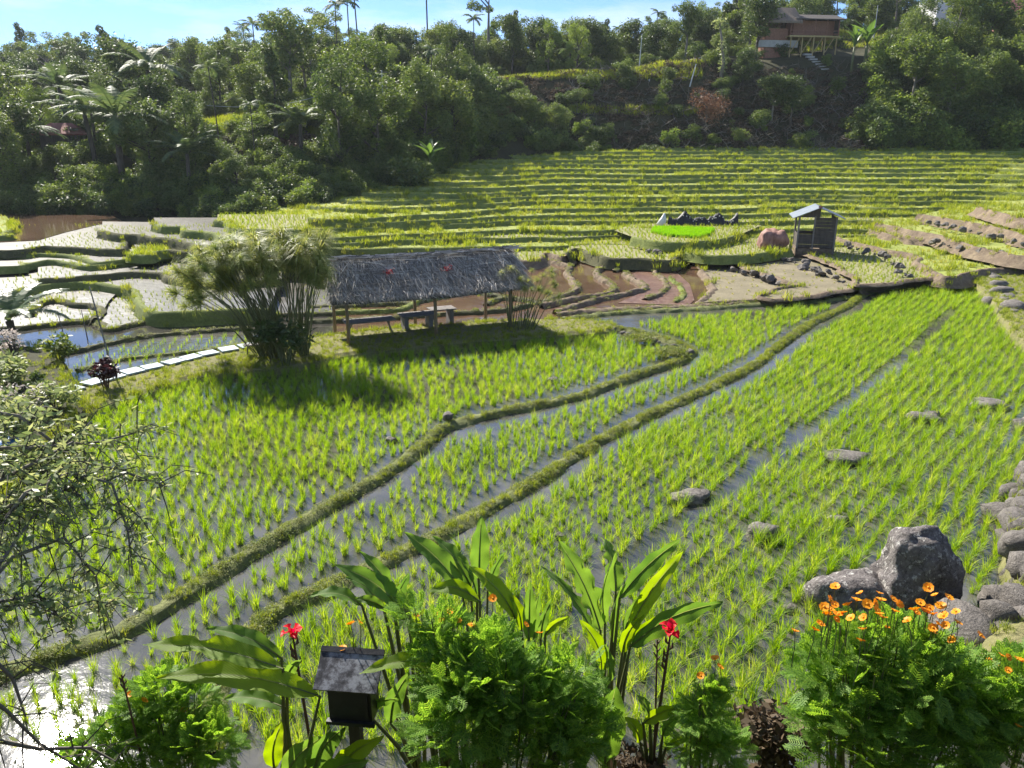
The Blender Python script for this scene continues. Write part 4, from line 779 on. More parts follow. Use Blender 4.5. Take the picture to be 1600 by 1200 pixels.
# ---------------------------------------------------------------- rocks and walls of stone
def rock_mesh(seed, d, mat, sub=3, rough=.22, flat=.0):
    rough *= 1.6
    bm = bmesh.new(); bmesh.ops.create_icosphere(bm, subdivisions=sub, radius=1)
    for v in bm.verts:
        p = v.co.copy(); k = 1 + rough * 1.6 * MN.noise(p * .9 + Vector((seed * 3.1, 0, 0))) + rough * .7 * MN.noise(p * 2.3 + Vector((0, seed * 1.7, 0))) + rough * .25 * MN.noise(p * 6)
        q = Vector((max(min(p.x, .78), -.78), max(min(p.y, .8), -.8), max(min(p.z, .8), -.8))) * k; v.co = Vector((q.x * d[0] * .62, q.y * d[1] * .62, q.z * d[2] * .62))
    me = bpy.data.meshes.new('rock'); bm.to_mesh(me); bm.free(); me.materials.append(mat)
    me.polygons.foreach_set('use_smooth', [True] * len(me.polygons)); return me
def boulder_mesh():                                       # tall block with a slanting ridge and a lit left flank
    prof = [(-.62, -.45, -.25), (.60, -.50, -.25), (.66, .45, -.25), (-.58, .5, -.25), (-.66, -.36, .35), (.60, -.46, .35), (.62, .40, .40), (-.60, .42, .40),
            (-.52, -.10, 1.02), (.02, -.40, .92), (.46, -.26, 1.06), (.44, .30, 1.12), (-.38, .32, 1.16), (-.05, -.02, 1.34), (.26, .06, 1.30)]
    bm = bmesh.new(); [bm.verts.new(p) for p in prof]; bmesh.ops.convex_hull(bm, input=bm.verts)
    bmesh.ops.triangulate(bm, faces=bm.faces); bmesh.ops.subdivide_edges(bm, edges=bm.edges, cuts=9, use_grid_fill=True); bmesh.ops.smooth_vert(bm, verts=bm.verts, factor=.5); bmesh.ops.smooth_vert(bm, verts=bm.verts, factor=.5)
    for v in bm.verts:
        p = v.co; n = .10 * MN.noise(p * 2.0) + .06 * MN.noise(p * 5.0 + Vector((4, 0, 0))) + .025 * MN.noise(p * 13); v.co = p + Vector((p.x, p.y, (p.z - .4) * .6)).normalized() * n
    me = bpy.data.meshes.new('boulder'); bm.to_mesh(me); bm.free(); me.materials.append(M['rock']); me.polygons.foreach_set('use_smooth', [True] * len(me.polygons)); return me
x, y = at(1424, 938, 0); o = obj('boulder', boulder_mesh()); o.location = (x, y, 0.02); o.rotation_euler = (0, 0, .15); o.scale = (.98, .98, 1.02); tag(o, 'big upright grey boulder with white lichen standing in the rice', 'boulder')
x, y = at(1325, 945, 0); o = obj('boulder', rock_mesh(4, (1.25, .8, .75), M['rock'], 4, .16)); o.location = (x, y, .12); o.rotation_euler = (0, 0, .1); tag(o, 'low rounded grey boulder leaning on the big upright boulder', 'boulder')
for i, (rx, ry, rw, rh, ds) in enumerate(ROCKS):
    x, y = at(rx, ry); k = math.hypot(y, H) / FPX; w = rw * k * 1.1; o = obj('rock', rock_mesh(20 + i, (w, w * .75, max(rh * k * 1.5, .12)), M['rock_plain'], 3)); o.location = (x, y, .02); o.rotation_euler = (0, 0, random.uniform(-.5, .5))
    where = 'in the paddy before the thatched shelter' if i in (8, 10) else 'on the winding grassy bund' if i == 9 else 'lying in the flooded rice rows'
    if i == 9: o.location.z = .22
    tag(o, ds + ' rock ' + where, 'rock')
def wall(name, pts, label, sizes, rows_, n, seed, wob=.1):
    r = random.Random(seed); e = empty(name, (*pts[0][:2], 0), 0, label, 'stone wall'); p = resample(pts, .05); L = len(p); vs = [rock_mesh(seed * 7 + k, (1, 1, 1), M['rock_plain'], 2, .2) for k in range(5)]
    for row in range(rows_):
        for k in range(n):
            q = p[min(int((k + r.uniform(.25, .75)) / n * L), L - 1)]; s = r.uniform(*sizes); c = obj('stone', vs[r.randrange(5)], e)
            c.location = (q[0] - pts[0][0] + r.gauss(0, wob) + row * .08, q[1] - pts[0][1] + r.gauss(0, wob * .6), s * .3 + row * sizes[0] * .72); c.scale = (s * r.uniform(.85, 1.3), s * r.uniform(.8, 1.1), s * r.uniform(.65, .95)); c.rotation_euler = (r.uniform(-.3, .3), r.uniform(-.3, .3), r.uniform(0, 6.28))
    return e
wall('stone_wall', W_([(1598, 760), (1584, 810), (1578, 870), (1582, 930), (1570, 985), (1535, 1015)]), 'dry wall of rounded grey stones beside the big boulder', (.30, .56), 3, 12, 3)
wall('stone_wall', W_([(1548, 440), (1558, 466), (1572, 490), (1600, 520), (1660, 548)]), 'stones stacked along the far end of the right bank', (.35, .75), 2, 16, 5, .18)
wall('stone_wall', W_([(1500, 1010), (1545, 1018), (1610, 1020), (1680, 1010)]), 'row of broad flat stones below the orange flower bush', (.55, .9), 1, 5, 8)
wall('stone_wall', W_([(925, 512), (960, 520), (1005, 530), (1050, 545), (1078, 556)]), 'half-overgrown stones lining the bend of the grassy bund', (.16, .30), 1, 14, 6, .06)
# loose stones under the brown terrace banks
sm = [rock_mesh(60 + k, (1, 1, 1), M['rock_plain'], 2, .34) for k in range(4)]
for q in sm: q.polygons.foreach_set('use_smooth', [False] * len(q.polygons))
ST_ROWS = [([(1130, 415), (1160, 428), (1200, 441), (1230, 450)], .12, 16, 'at the foot of the lowest brown bank'), ([(1210, 398), (1245, 412), (1285, 428), (1315, 442)], .40, 18, 'at the foot of the bank below the shed'), ([(1395, 412), (1410, 428), (1425, 436)], .78, 8, 'at the corner of the brown terrace'), ([(1320, 386), (1360, 398), (1395, 408)], .78, 8, 'under the bank beside the shed'), ([(1455, 380), (1500, 390), (1560, 402)], 1.12, 12, 'under the green right-hand terrace'), ([(1450, 350), (1500, 362), (1550, 372), (1600, 388)], 1.65, 16, 'along the uppermost right bank'), ([(1075, 395), (1060, 408), (1045, 415)], .05, 6, 'below the yellow rice plot'), ([(1015, 395), (1035, 402)], .62, 6, 'on the edge of the yellow rice plot')]
for si, (pp, z, n, where) in enumerate(ST_ROWS):
    p = resample(W_(pp, z), .05); r = random.Random(si + 40); e = empty('stone_row', (*p[0], z), 0, 'row of grey stones ' + where, 'stones')
    for k in range(n):
        q = p[min(int((k + r.random()) / n * len(p)), len(p) - 1)]; s = r.uniform(.12, .42); c = obj('stone', sm[r.randrange(4)], e); c.location = (q[0] - p[0][0] + r.gauss(0, .15), q[1] - p[0][1] + r.gauss(0, .15), s * .15 + r.uniform(0, .2)); c.scale = (s * 1.2, s, s * .75); c.rotation_euler = (r.uniform(-.4, .4), r.uniform(-.4, .4), r.uniform(0, 6.28))

# ---------------------------------------------------------------- the thatched shelter
g0 = Vector((*at(545, 537, SHELTER_Z), 0)); g1 = Vector((*at(797, 511, SHELTER_Z), 0)); ax = (g1 - g0); GL = ax.length; yaw = math.atan2(ax.y, ax.x)
sh = empty('thatched_shelter', (g0.x, g0.y, SHELTER_Z), yaw, 'open-sided shelter with grey palm-thatch roof on wooden posts', 'shelter')
DEP, ZE, ZR = 2.3, 1.78, 2.90
def bent_post(b, x, y, z0, z1, r0=.065): b.tube([(x, y, z0), (x + .01, y - .01, (z0 + z1) / 2), (x - .01, y, z1)], [r0 * 1.05, r0, r0 * .95], 8)
for x_, y_, z0 in [(0, 0, -.25), (GL * .52, 0, -.25), (GL, 0, -.25), (-.05, DEP, -.7), (GL * .5, DEP, -.5), (GL * .98, DEP, -.4)]:
    b = MB(); bent_post(b, x_, y_, z0, ZE + .12); b.build('post', M['wood_post'], sh, True)
for y_ in (0, DEP): b = MB(); b.tube([(-.4, y_, ZE + .1), (GL / 2, y_, ZE + .07), (GL + .4, y_, ZE + .1)], .05, 6); b.build('beam', M['wood_post'], sh)
b = MB(); b.tube([(-.5, DEP / 2, ZR - .08), (GL + .5, DEP / 2, ZR - .08)], .05, 6); b.build('ridge_pole', M['wood_post'], sh)
b = MB(); b.tube([(-.2, DEP * .98, -.15), (GL * .5, DEP, -.12)], .05, 6); b.build('rail', M['wood_grey'], sh)
def roof_pt(u, v, s):       # u along, v from ridge (0) to eave (1), s side
    x0, x1 = -.55, GL + .55; sag = -.06 * math.sin(math.pi * u) * 1.2 + .05 * nz(u * 6, v * 2 + s, 3); yy = DEP / 2 + s * (DEP / 2 + .42) * v
    return Vector((x0 + (x1 - x0) * u + (.10 * v - .05) * (1 if u > .5 else -1), yy, ZR + (ZE - .12 - ZR) * v ** .92 + sag))
b = MB()
for s in (-1, 1):
    NU, NV = 24, 6; V = [roof_pt(i / NU, j / NV, s) - Vector((0, 0, .04 * k)) for k in (0, 3) for j in range(NV + 1) for i in range(NU + 1)]; w = NU + 1; t = w * (NV + 1)
    F = [(j * w + i, j * w + i + 1, (j + 1) * w + i + 1, (j + 1) * w + i) for j in range(NV) for i in range(NU)] + [(t + j * w + i, t + (j + 1) * w + i, t + (j + 1) * w + i + 1, t + j * w + i + 1) for j in range(NV) for i in range(NU)]
    for j in range(NV):
        for i in (0, NU): F.append((j * w + i, (j + 1) * w + i, t + (j + 1) * w + i, t + j * w + i))
    F += [(NV * w + i, NV * w + i + 1, t + NV * w + i + 1, t + NV * w + i) for i in range(NU)]
    b.add(V, F)
roof = b.build('roof', M['thatch_base'], sh)
def thatch(seed, n, side):
    r = random.Random(seed); b = MB()
    for k in range(n):
        u, v = r.random(), r.random() ** .85 * .98 - .06; L = r.uniform(.45, .95); dirv = r.gauss(.12, .34); p = roof_pt(u, max(v, 0), side); p2 = roof_pt(min(max(u + dirv * L / GL, -.03), 1.03), min(v + L / 1.75, 1.04 + .12 * r.random()), side); up = Vector((0, side * .65, .75))
        if r.random() < .12: p2 = roof_pt(min(max(u + r.choice((-1, 1)) * L * 1.6 / GL, -.02), 1.02), max(v + r.uniform(-.05, .18), 0), side)
        h0, h1 = r.uniform(.01, .04), r.uniform(.03, .17); a = p + up * h0; c = p2 + up * h1; m = (a + c) / 2 + up * r.uniform(.0, .05); d = (c - a).normalized(); sd_ = d.cross(up).normalized() * r.uniform(.006, .014)
        tw = Vector((0, 0, 1)) * r.uniform(-.012, .012); b.add([a - sd_, a + sd_, m + sd_ + tw, c, m - sd_ - tw], [(0, 1, 2, 4), (4, 2, 3)])
    return b
th = thatch(5, 8000, -1); th2 = thatch(6, 1800, 1); th.add(th2.v, th2.f); th.build('thatch', M['thatch'], roof)['kind'] = 'stuff'
b = MB(); r = random.Random(3)
for k in range(700):                                       # ridge bundle
    u = r.random(); p = roof_pt(u, 0, -1) + Vector((0, r.uniform(-.16, .16), r.uniform(.0, .09))); d = Vector((r.uniform(-.5, .5), r.uniform(-.10, .10), r.uniform(-.04, .03))); s_ = Vector((0, .012, .012)); b.add([p - d - s_, p - d + s_, p + d + s_, p + d - s_], [(0, 1, 2, 3)])
b.build('ridge_thatch', M['thatch'], roof)['kind'] = 'stuff'
b = MB(); r = random.Random(8)
for k in range(1500):                                      # ragged fringe along the eaves and gable ends
    if r.random() < .8: s = -1 if r.random() < .75 else 1; u, v = r.random(), r.uniform(.9, 1.0)
    else: s = r.choice((-1, 1)); u, v = r.choice((0.0, 1.0)), r.random()
    p = roof_pt(u, v, s) + Vector((0, 0, r.uniform(-.06, .03))); d = Vector((r.gauss(0, .09) + (0 if 0 < u < 1 else (u - .5) * .3), s * r.uniform(0, .14), -r.uniform(.06, .26))); s_ = Vector((1, 0, .2)) * r.uniform(.006, .013); b.add([p - s_, p + s_, p + d], [(0, 1, 2)])
b.build('fringe', M['thatch'], roof)['kind'] = 'stuff'
for k, (u, v) in enumerate(((.30, .45), (.60, .48))):
    p = roof_pt(u, v, -1) + Vector((0, -.06, .12)); b = MB(); r = random.Random(k)
    for q in range(34):
        c = p + Vector((r.gauss(0, .10), r.gauss(0, .05), r.gauss(0, .06))) + Vector((0, -.12, .1)); a1 = Vector((r.gauss(0, 1), r.gauss(0, 1), r.gauss(0, 1))).normalized() * .05; a2 = a1.cross(Vector((0, 0, 1))).normalized() * .025; b.add([c - a1, c - a2, c + a1, c + a2], [(0, 1, 2, 3)])
    b.build('red_flower_tuft', M['redflower'], roof)
def table(cx, cy, L, W, hz, label, legs='post'):
    e = empty('bench_table', (0, 0, 0), 0); e.matrix_world = Matrix.Translation((g0.x, g0.y, SHELTER_Z)) @ Matrix.Rotation(yaw, 4, 'Z') @ Matrix.Translation((cx, cy, -.12)); tag(e, label, 'table')
    n = 4
    for k in range(n): b = MB(); b.box((0, (k - (n - 1) / 2) * W / n, hz), (L, W / n - .012, .045)); b.build('plank', M['wood_grey'], e)
    for sx in (-1, 1):
        b = MB()
        if legs == 'post': b.box((sx * (L / 2 - .18), 0, hz / 2 - .02), (.16, W * .7, hz - .02))
        else: b.tube([(sx * (L / 2 - .1), -W * .4, 0), (sx * (L / 2 - .25), W * .3, hz - .03)], .03, 6); b.tube([(sx * (L / 2 - .1), W * .4, 0), (sx * (L / 2 - .25), -W * .3, hz - .03)], .03, 6)
        b.build('leg', M['wood_grey'], e)
table(GL * .17, DEP * .55, 1.9, .75, .62, 'long low plank bench on crossed legs under the shelter', 'x'); table(GL * .47, DEP * .6, 1.35, .8, .66, 'plank table on block legs between the two benches in the shelter'); table(GL * .66, DEP * .85, 1.05, .7, .66, 'small plank table beside the back posts of the shelter')
x, y = at(396, 556, .26); e = empty('wooden_stool', (x, y, .24), .3, 'little wooden stool between the slab path and the papyrus', 'stool')
b = MB(); b.box((0, 0, .42), (.55, .28, .04)); b.build('seat', M['wood_grey'], e)
for sx, sy in ((-1, -1), (1, -1), (-1, 1), (1, 1)): b = MB(); b.tube([(sx * .22, sy * .12, -.05), (sx * .14, sy * .07, .40)], .022, 6); b.build('leg', M['wood_grey'], e)

# ---------------------------------------------------------------- slab path, stakes, blue sheet
pt = obj('path', None); pt.location = (0, 0, 0); tag(pt, kind='structure')
pp = resample(W_([(100, 613), (150, 598), (205, 582), (265, 568), (330, 552), (396, 540)], .24), .05); L_ = len(pp)
for k in range(10):
    q = pp[min(int((k + .5) / 10 * L_), L_ - 1)]; q2 = pp[min(int((k + .5) / 10 * L_) + 8, L_ - 1)]; a = math.atan2(q2[1] - q[1], q2[0] - q[0]) + random.uniform(-.08, .08); b = MB(); b.box((0, 0, 0), (L_ * .05 / 10 - .06, .58, .06)); c = b.build('slab', M['slab'], pt); c.location = (q[0], q[1], .272 + random.uniform(-.006, .01)); c.rotation_euler = (random.uniform(-.02, .02), random.uniform(-.02, .02), a)
    bv = c.modifiers.new('bevel', 'BEVEL'); bv.width = .012; bv.segments = 1
def stake(px_, py_, z, top_py, lean, lab, r0=.022):
    x, y = at(px_, py_, z); zt = rowz(top_py, y); b = MB(); h = zt - z; b.tube([(0, 0, -.3), (lean * .3, 0, h * .3), (lean * .65, 0, h * .65), (lean, 0, h)], [r0, r0 * .9, r0 * .8, r0 * .6], 6)
    b.tube([(lean * .72, 0, h * .72), (lean * .72 - .14, 0, h * .76), (lean * .72 - .16, .0, h * .82)], [r0 * .6, r0 * .5, r0 * .3], 5) if r0 > .025 else None
    o = b.build('stake', M['wood_grey'], None, True); o.location = (x, y, z); tag(o, lab, 'stake')
stake(176, 580, .2, 448, -.28, 'tall thin forked stick beside the dark red shrub', .03); stake(103, 536, 0, 486, -.1, 'bare stake standing in the pond strip, farther from the forked stick'); stake(137, 530, 0, 484, -.05, 'bare stake in the pond strip close to the forked stick')
x, y = at(-8, 700, .42); b = MB(); NU = 10; V = [(i / NU * 1.1 - .55, j / NU * .8 - .4, .12 * nz(i * .5, j * .5, 2) + .15) for j in range(NU + 1) for i in range(NU + 1)]; b.add(V, [(j * 11 + i, j * 11 + i + 1, j * 11 + i + 12, j * 11 + i + 11) for j in range(NU) for i in range(NU)]); o = b.build('tarpaulin', M['blue'], None, True); o.location = (x, y, .42); tag(o, 'blue plastic sheet half hidden under the left shrubs', 'tarpaulin')

# ---------------------------------------------------------------- papyrus
def umbel(seed, n=120, L=.56):
    r = random.Random(seed); b = MB()
    for k in range(n):
        a = r.uniform(0, 6.283); e = r.uniform(-.25, 1.35); l = L * r.uniform(.7, 1.1); d = Vector((math.cos(a) * math.cos(e), math.sin(a) * math.cos(e), math.sin(e))); p1 = d * l * .55; p2 = p1 + (d + Vector((0, 0, -.9))).normalized() * l * .5; s_ = Vector((-math.sin(a), math.cos(a), .3)) * .0075
        b.add([-s_, s_, p1 + s_, p1 - s_], [(0, 1, 2, 3)]); b.add([p1 - s_, p1 + s_, p2], [(0, 1, 2)])
    return b.mesh('umbel', M['papyrus'])
UM = [umbel(i) for i in range(5)]
def papyrus(name, x, y, z, label, n, h, base, lean_x, spread, seed, us=1.0):
    r = random.Random(seed); e = empty(name, (x, y, z), 0, label, 'papyrus')
    for k in range(n):
        a = r.uniform(0, 6.283); q = base * math.sqrt(r.random()); b0 = Vector((q * math.cos(a) * 1.1, q * math.sin(a) * .8, -.1)); hh = h * r.uniform(.62, 1.0); f = r.random(); fx = b0.x / base * spread * .8 + r.gauss(lean_x, spread * .34); fx = max(min(fx, spread * (.42 if lean_x < 0 else 1)), lean_x - spread * .75); fy = r.gauss(0, spread * .3)
        hz = math.sqrt(max(hh * hh - fx * fx * .8, hh * hh * .25)); tip = Vector((b0.x + fx, b0.y + fy, hz)); m = b0.lerp(tip, .55) + Vector((-fx * .10, 0, .12 * abs(fx))); b = MB(); b.tube([b0, b0.lerp(m, .6) , m, tip], [.02, .018, .015, .009], 5, False); st = b.build('stem', M['stem'], e, True)
        u = obj('umbel', UM[r.randrange(5)], st); u.location = tip; d = (tip - m).normalized(); u.rotation_euler = d.to_track_quat('Z', 'Y').to_euler(); sc = us * r.uniform(.8, 1.35); u.scale = (sc, sc, sc)
    return e
x, y = at(443, 553, SHELTER_Z); papyrus('papyrus_clump', x, y, SHELTER_Z, 'huge papyrus clump fanning out beside the thatched shelter', 140, 3.95, .8, -.75, 1.9, 4, 1.0)
x, y = at(815, 512, SHELTER_Z); papyrus('papyrus_clump', x, y, SHELTER_Z, 'small papyrus tuft at the right end of the shelter', 24, 2.3, .55, .35, .9, 9, .55)
def leafy(name, loc, mat, label, cat, n, rad, h, ls, seed, barkm='bark', asp=.45, up=.4, twigs=9):
    r = np.random.default_rng(seed); e = empty(name, loc, 0, label, cat); lobes = [(rad * r.uniform(-.7, .7), rad * r.uniform(-.6, .6), h * r.uniform(.35, .8), rad * r.uniform(.3, .5), .8) for _ in range(9)]
    V, F = leaves_np(crown_pts(n, lobes, seed, .3), ls, up, asp, seed); obj('foliage', np_mesh('foliage', V, F, M[mat]), e)
    b = MB()
    for l in lobes[:twigs]: b.tube([(l[0] * .15, l[1] * .15, -.1), (l[0] * .5, l[1] * .5, l[2] * .6), (l[0], l[1], l[2])], [.025, .018, .008], 5, False)
    b.build('stems', M[barkm], e); return e
x, y = at(452, 558, SHELTER_Z); leafy('leafy_shrub', (x + .1, y - .75, SHELTER_Z), 'tree_dark', 'dark glossy shrub growing against the papyrus stems', 'shrub', 700, .95, 1.7, .13, 3, 'stem', .3)
x, y = at(166, 606, .24); leafy('red_shrub', (x, y, .2), 'redleaf', 'dark red-leaved shrub beside the slab path', 'shrub', 620, .42, 1.0, .085, 5, 'stem_red', .38)
x, y = at(848, 288, 3); 

# ---------------------------------------------------------------- the field shed with its sack, nets and seedbed
def shed():
    x, y = at(1270, 386, .88); e = empty('field_shed', (x, y, .86), R(-14), 'small grey board shed with blue-grey tin roof among the terraces', 'shed'); W, D, Hh = 2.1, 1.9, 1.95
    bw = .2
    for k in range(9):
        z = .1 + bw * (k + .5); L = W if k < 4 else W * .58; cx = 0 if k < 4 else W * .21
        b = MB(); b.box((cx, -D / 2, z), (L, .04, bw - .012)); b.build('board', M['wood_dark'], e)
        for sx in (-1, 1):
            if sx < 0 and k >= 4: continue
            b = MB(); b.box((sx * W / 2, 0, z), (.04, D - .06, bw - .012)); b.build('board', M['wood_dark'], e)
        if k < 4: b = MB(); b.box((0, D / 2, z), (W, .04, bw - .012)); b.build('board', M['wood_dark'], e)
    for sx in (-1, 1):
        for sy in (-1, 1): b = MB(); b.box((sx * W / 2, sy * D / 2, Hh / 2 - .1), (.1, .1, Hh + .2)); b.build('corner_post', M['wood_grey'], e)
    b = MB(); b.box((-W * .08, -D / 2 - .01, Hh / 2), (.09, .09, Hh)); b.build('door_post', M['wood_grey'], e)
    b = MB(); b.add([(-W / 2, -D / 2 - .03, Hh - .05), (.1, -D / 2 - .03, Hh - .05), (.1, -D / 2 - .03, Hh + .5), (0, -D / 2 - .03, Hh + .52), (-W / 2, -D / 2 + .01, Hh - .05), (.1, -D / 2 + .01, Hh - .05), (.1, -D / 2 + .01, Hh + .5), (0, -D / 2 + .01, Hh + .52)], [(0, 1, 2, 3), (7, 6, 5, 4), (0, 3, 7, 4), (1, 5, 6, 2), (0, 4, 5, 1), (3, 2, 6, 7)]); b.build('gable_board', M['wood_dark'], e)
    for s in (-1, 1):
        b = MB(); n = 22; x0, x1 = 0, s * (W / 2 + .42); V = []
        for zz in (0, -.03):
            for i in range(n + 1):
                yy = -D / 2 - .4 + (D + .8) * i / n; c = .018 * math.sin(i * math.pi)  + (.018 if i % 2 else -.018); V += [(x0, yy, Hh + .58 + c + zz), (x1, yy, Hh - .06 + c + zz)]
        m = 2 * (n + 1); F = [(2 * i, 2 * i + 1, 2 * i + 3, 2 * i + 2) for i in range(n)] + [(m + 2 * i, m + 2 * i + 2, m + 2 * i + 3, m + 2 * i + 1) for i in range(n)] + [(0, m, m + 1, 1), (2 * n, 2 * n + 1, m + 2 * n + 1, m + 2 * n)] + [(2 * i + 1, m + 2 * i + 1, m + 2 * i + 3, 2 * i + 3) for i in range(n)]
        b.add(V, F); b.build('roof_sheet', M['tin'], e)
    b = MB(); b.box((0, -D / 2 - .41, Hh + .60), (.22, .03, .10)); b.build('ridge_cap', M['redroof'], e)
    b = MB(); b.box((0, 0, -.25), (W + .1, D + .1, .6)); b.build('footing', M['bank_brown'], e)
shed()
x, y = at(1207, 388, .82); o = obj('sack', rock_mesh(33, (1.5, 1.2, 1.5), M['sack'], 4, .2)); o.location = (x, y, 1.28); tag(o, 'reddish-brown covered heap beside the field shed', 'sack')
# black dotted net lying behind the seedbed
x, y = at(1100, 352, 1.2); e = empty('bird_net', (x, y, 1.2), 0, 'black net dotted with white rags, bunched behind the seedbed', 'net')
b = MB(); NU = 40; V = []
for j in range(5):
    for i in range(NU + 1): V.append((-2.6 + 5.0 * i / NU, .35 * (j - 2) / 2 * .8 + .1 * nz(i * .3, j, 1), (.62 + .55 * nz(i * .16, 0, 4) + .2 * nz(i * .6, 0, 8)) * (1 - ((j - 2) / 2) ** 2) + .02))
b.add(V, [(j * (NU + 1) + i, j * (NU + 1) + i + 1, (j + 1) * (NU + 1) + i + 1, (j + 1) * (NU + 1) + i) for j in range(4) for i in range(NU)]); b.build('net', M['net'], e, True)
for k in range(34):
    i = random.randrange(2, NU - 2); v = V[(NU + 1) + i]; b = MB(); b.box((v[0], v[1] - .06, v[2] + random.uniform(-.08, .1)), (.07, .03, .07)); b.build('rag', M['white'], e)
x, y = at(1147, 350, 1.2); o = MB(); o.tube([(0, 0, 0), (.02, 0, .3), (.05, 0, .55)], [.10, .12, .04], 8); o = o.build('white_bag', M['white'], None, True); o.location = (x, y, 1.2); tag(o, 'upright white bag at the right end of the black net', 'bag')
x, y = at(1036, 353, 1.2); o = MB(); o.tube([(-.2, 0, 0), (0, 0, .5), (.05, 0, .9)], [.35, .22, .05], 9); o = o.build('white_bag', M['white'], None, True); o.location = (x, y, 1.2); tag(o, 'slumped pale bag at the left end of the black net', 'bag')
sb = W_([(1018, 364), (1045, 370), (1090, 373), (1108, 368), (1117, 360), (1060, 358), (1022, 358)], 1.2); sbp = np.array(sb); lo, hi = sbp.min(0), sbp.max(0); g = rng.uniform(lo, hi, (5200, 2)); g = g[inside(sbp, g)]
SBD = [tuft_mesh('seedbed', 12, .30, .35, .035, M['seedbed'], 800 + i, 2, .08) for i in range(3)]; n = len(g); scatter('seedbed', np.c_[g, np.full(n, 1.2)], rng.uniform(0, 6.28, n), rng.uniform(.8, 1.1, n), SBD, 'dense vivid green bed of rice seedlings before the black net', 'seedbed')

# ---------------------------------------------------------------- houses on the hills
def house_stilt():
    p = atd(1258, 92, 119); x, y, z = p; z = ground(x, y) - .1; zf = rowz(57, 117); fl = zf - z
    e = empty('stilt_house', (x, y, z), R(8), 'red-brown wooden house on bamboo stilts with thatched roof on the hill', 'house'); W, D = 7.4, 4.0
    b = MB(); b.box((0, 0, fl), (W, D, .18)); b.build('floor', M['bamboo'], e); b = MB(); b.box((0, -D / 2 - .06, fl + .02), (W + .1, .08, .22)); b.build('floor_edge', M['bamboo'], e)
    for i in range(5):
        for yy in (-D / 2 + .1, D / 2 - .1): b = MB(); xx = -W / 2 + .3 + i * (W - .6) / 4; b.tube([(xx, yy, -.6 if yy < 0 else -.2), (xx, yy, fl - .05)], .09, 6); b.build('stilt', M['bamboo'], e)
    for i in range(4): xx = -W / 2 + .3 + i * (W - .6) / 4; b = MB(); b.tube([(xx + .1, -D / 2 + .05, .1), (xx + 1.3, -D / 2 + .05, fl - .1)], .06, 6); b.build('brace', M['bamboo'], e)
    b = MB(); b.box((.6, .7, fl + 1.15), (W - 1.2, D - 1.6, 2.1)); b.build('wall', M['redwall'], e)
    for xx in (-.9, 1.3): b = MB(); b.box((xx, -.13, fl + 1.2), (.7, .06, .8)); b.build('window', M['wood_dark'], e)
    b = MB(); b.box((-2.0, -.13, fl + 1.0), (.8, .06, 1.8)); b.build('door', M['wood_dark'], e)
    for i in range(5): b = MB(); xx = -W / 2 + .15 + i * (W - .3) / 4; b.tube([(xx, -D / 2 + .08, fl), (xx, -D / 2 + .08, fl + 2.2)], .07, 6); b.build('veranda_post', M['redwall'], e)
    for zz in (.35, .75): b = MB(); b.box((0, -D / 2 + .02, fl + zz), (W, .06, .09)); b.build('rail', M['redwall'], e)
    def slab_roof(nm, x0, x1, yr, zr, ye, ze, yb, zb, mat, th=.2):
        b = MB(); V = []
        for xx in (x0, x1):
            for (yy, zz) in ((ye, ze), (yr, zr), (yb, zb)): V += [(xx, yy, zz), (xx, yy, zz - th)]
        b.add(V, [(0, 6, 8, 2), (2, 8, 10, 4), (1, 3, 9, 7), (3, 5, 11, 9), (0, 1, 7, 6), (4, 10, 11, 5), (0, 2, 3, 1), (2, 4, 5, 3), (6, 7, 9, 8), (8, 9, 11, 10)]); b.build(nm, mat, e)
    slab_roof('roof', -W / 2 + .6, W / 2 + .5, .4, fl + 3.1, -D / 2 - .3, fl + 2.25, D / 2 + 1.2, fl + 1.2, M['wood_dark'], .14)
    slab_roof('thatched_roof', -W / 2 - 3.9, -W / 2 + 1.5, .2, fl + 3.9, -D / 2 - .5, fl + 1.9, D / 2 + .4, fl + 1.9, M['thatch_tan'], .3)
    b = MB(); b.add([(W / 2 - .02, -D / 2 + .2, fl), (W / 2 - .02, D / 2 + .8, fl), (W / 2 - .02, D / 2 + .8, fl + 1.3), (W / 2 - .02, .4, fl + 2.95), (W / 2 - .02, -D / 2 + .2, fl + 2.2), (W / 2 - .1, -D / 2 + .2, fl), (W / 2 - .1, D / 2 + .8, fl), (W / 2 - .1, D / 2 + .8, fl + 1.3), (W / 2 - .1, .4, fl + 2.95), (W / 2 - .1, -D / 2 + .2, fl + 2.2)], [(0, 1, 2, 3, 4), (9, 8, 7, 6, 5), (0, 5, 6, 1), (1, 6, 7, 2), (2, 7, 8, 3), (3, 8, 9, 4), (4, 9, 5, 0)]); b.build('gable_wall', M['wood_dark'], e)
    b = MB(); b.box((-W / 2 - 1.3, .5, fl * .5 + .2), (3.2, 2.6, fl + 1.8)); b.build('side_room', M['redwall'], e); b = MB(); b.box((-W / 2 - 1.2, -.9, fl - .9), (6, .5, .9)); b.build('retaining_wall', M['concrete'], e)
    for k in range(7): b = MB(); b.box((-1.2 + k * .16, -D / 2 - .8 - k * .55, -.3 - k * .36), (1.1, .6, .22)); b.build('step', M['concrete'], e)
M['thatch_tan'] = plainmat('thatch_tan', (.10, .075, .055), (.26, .20, .15), .9, 6, (1, 1, 1), .8)
house_stilt()
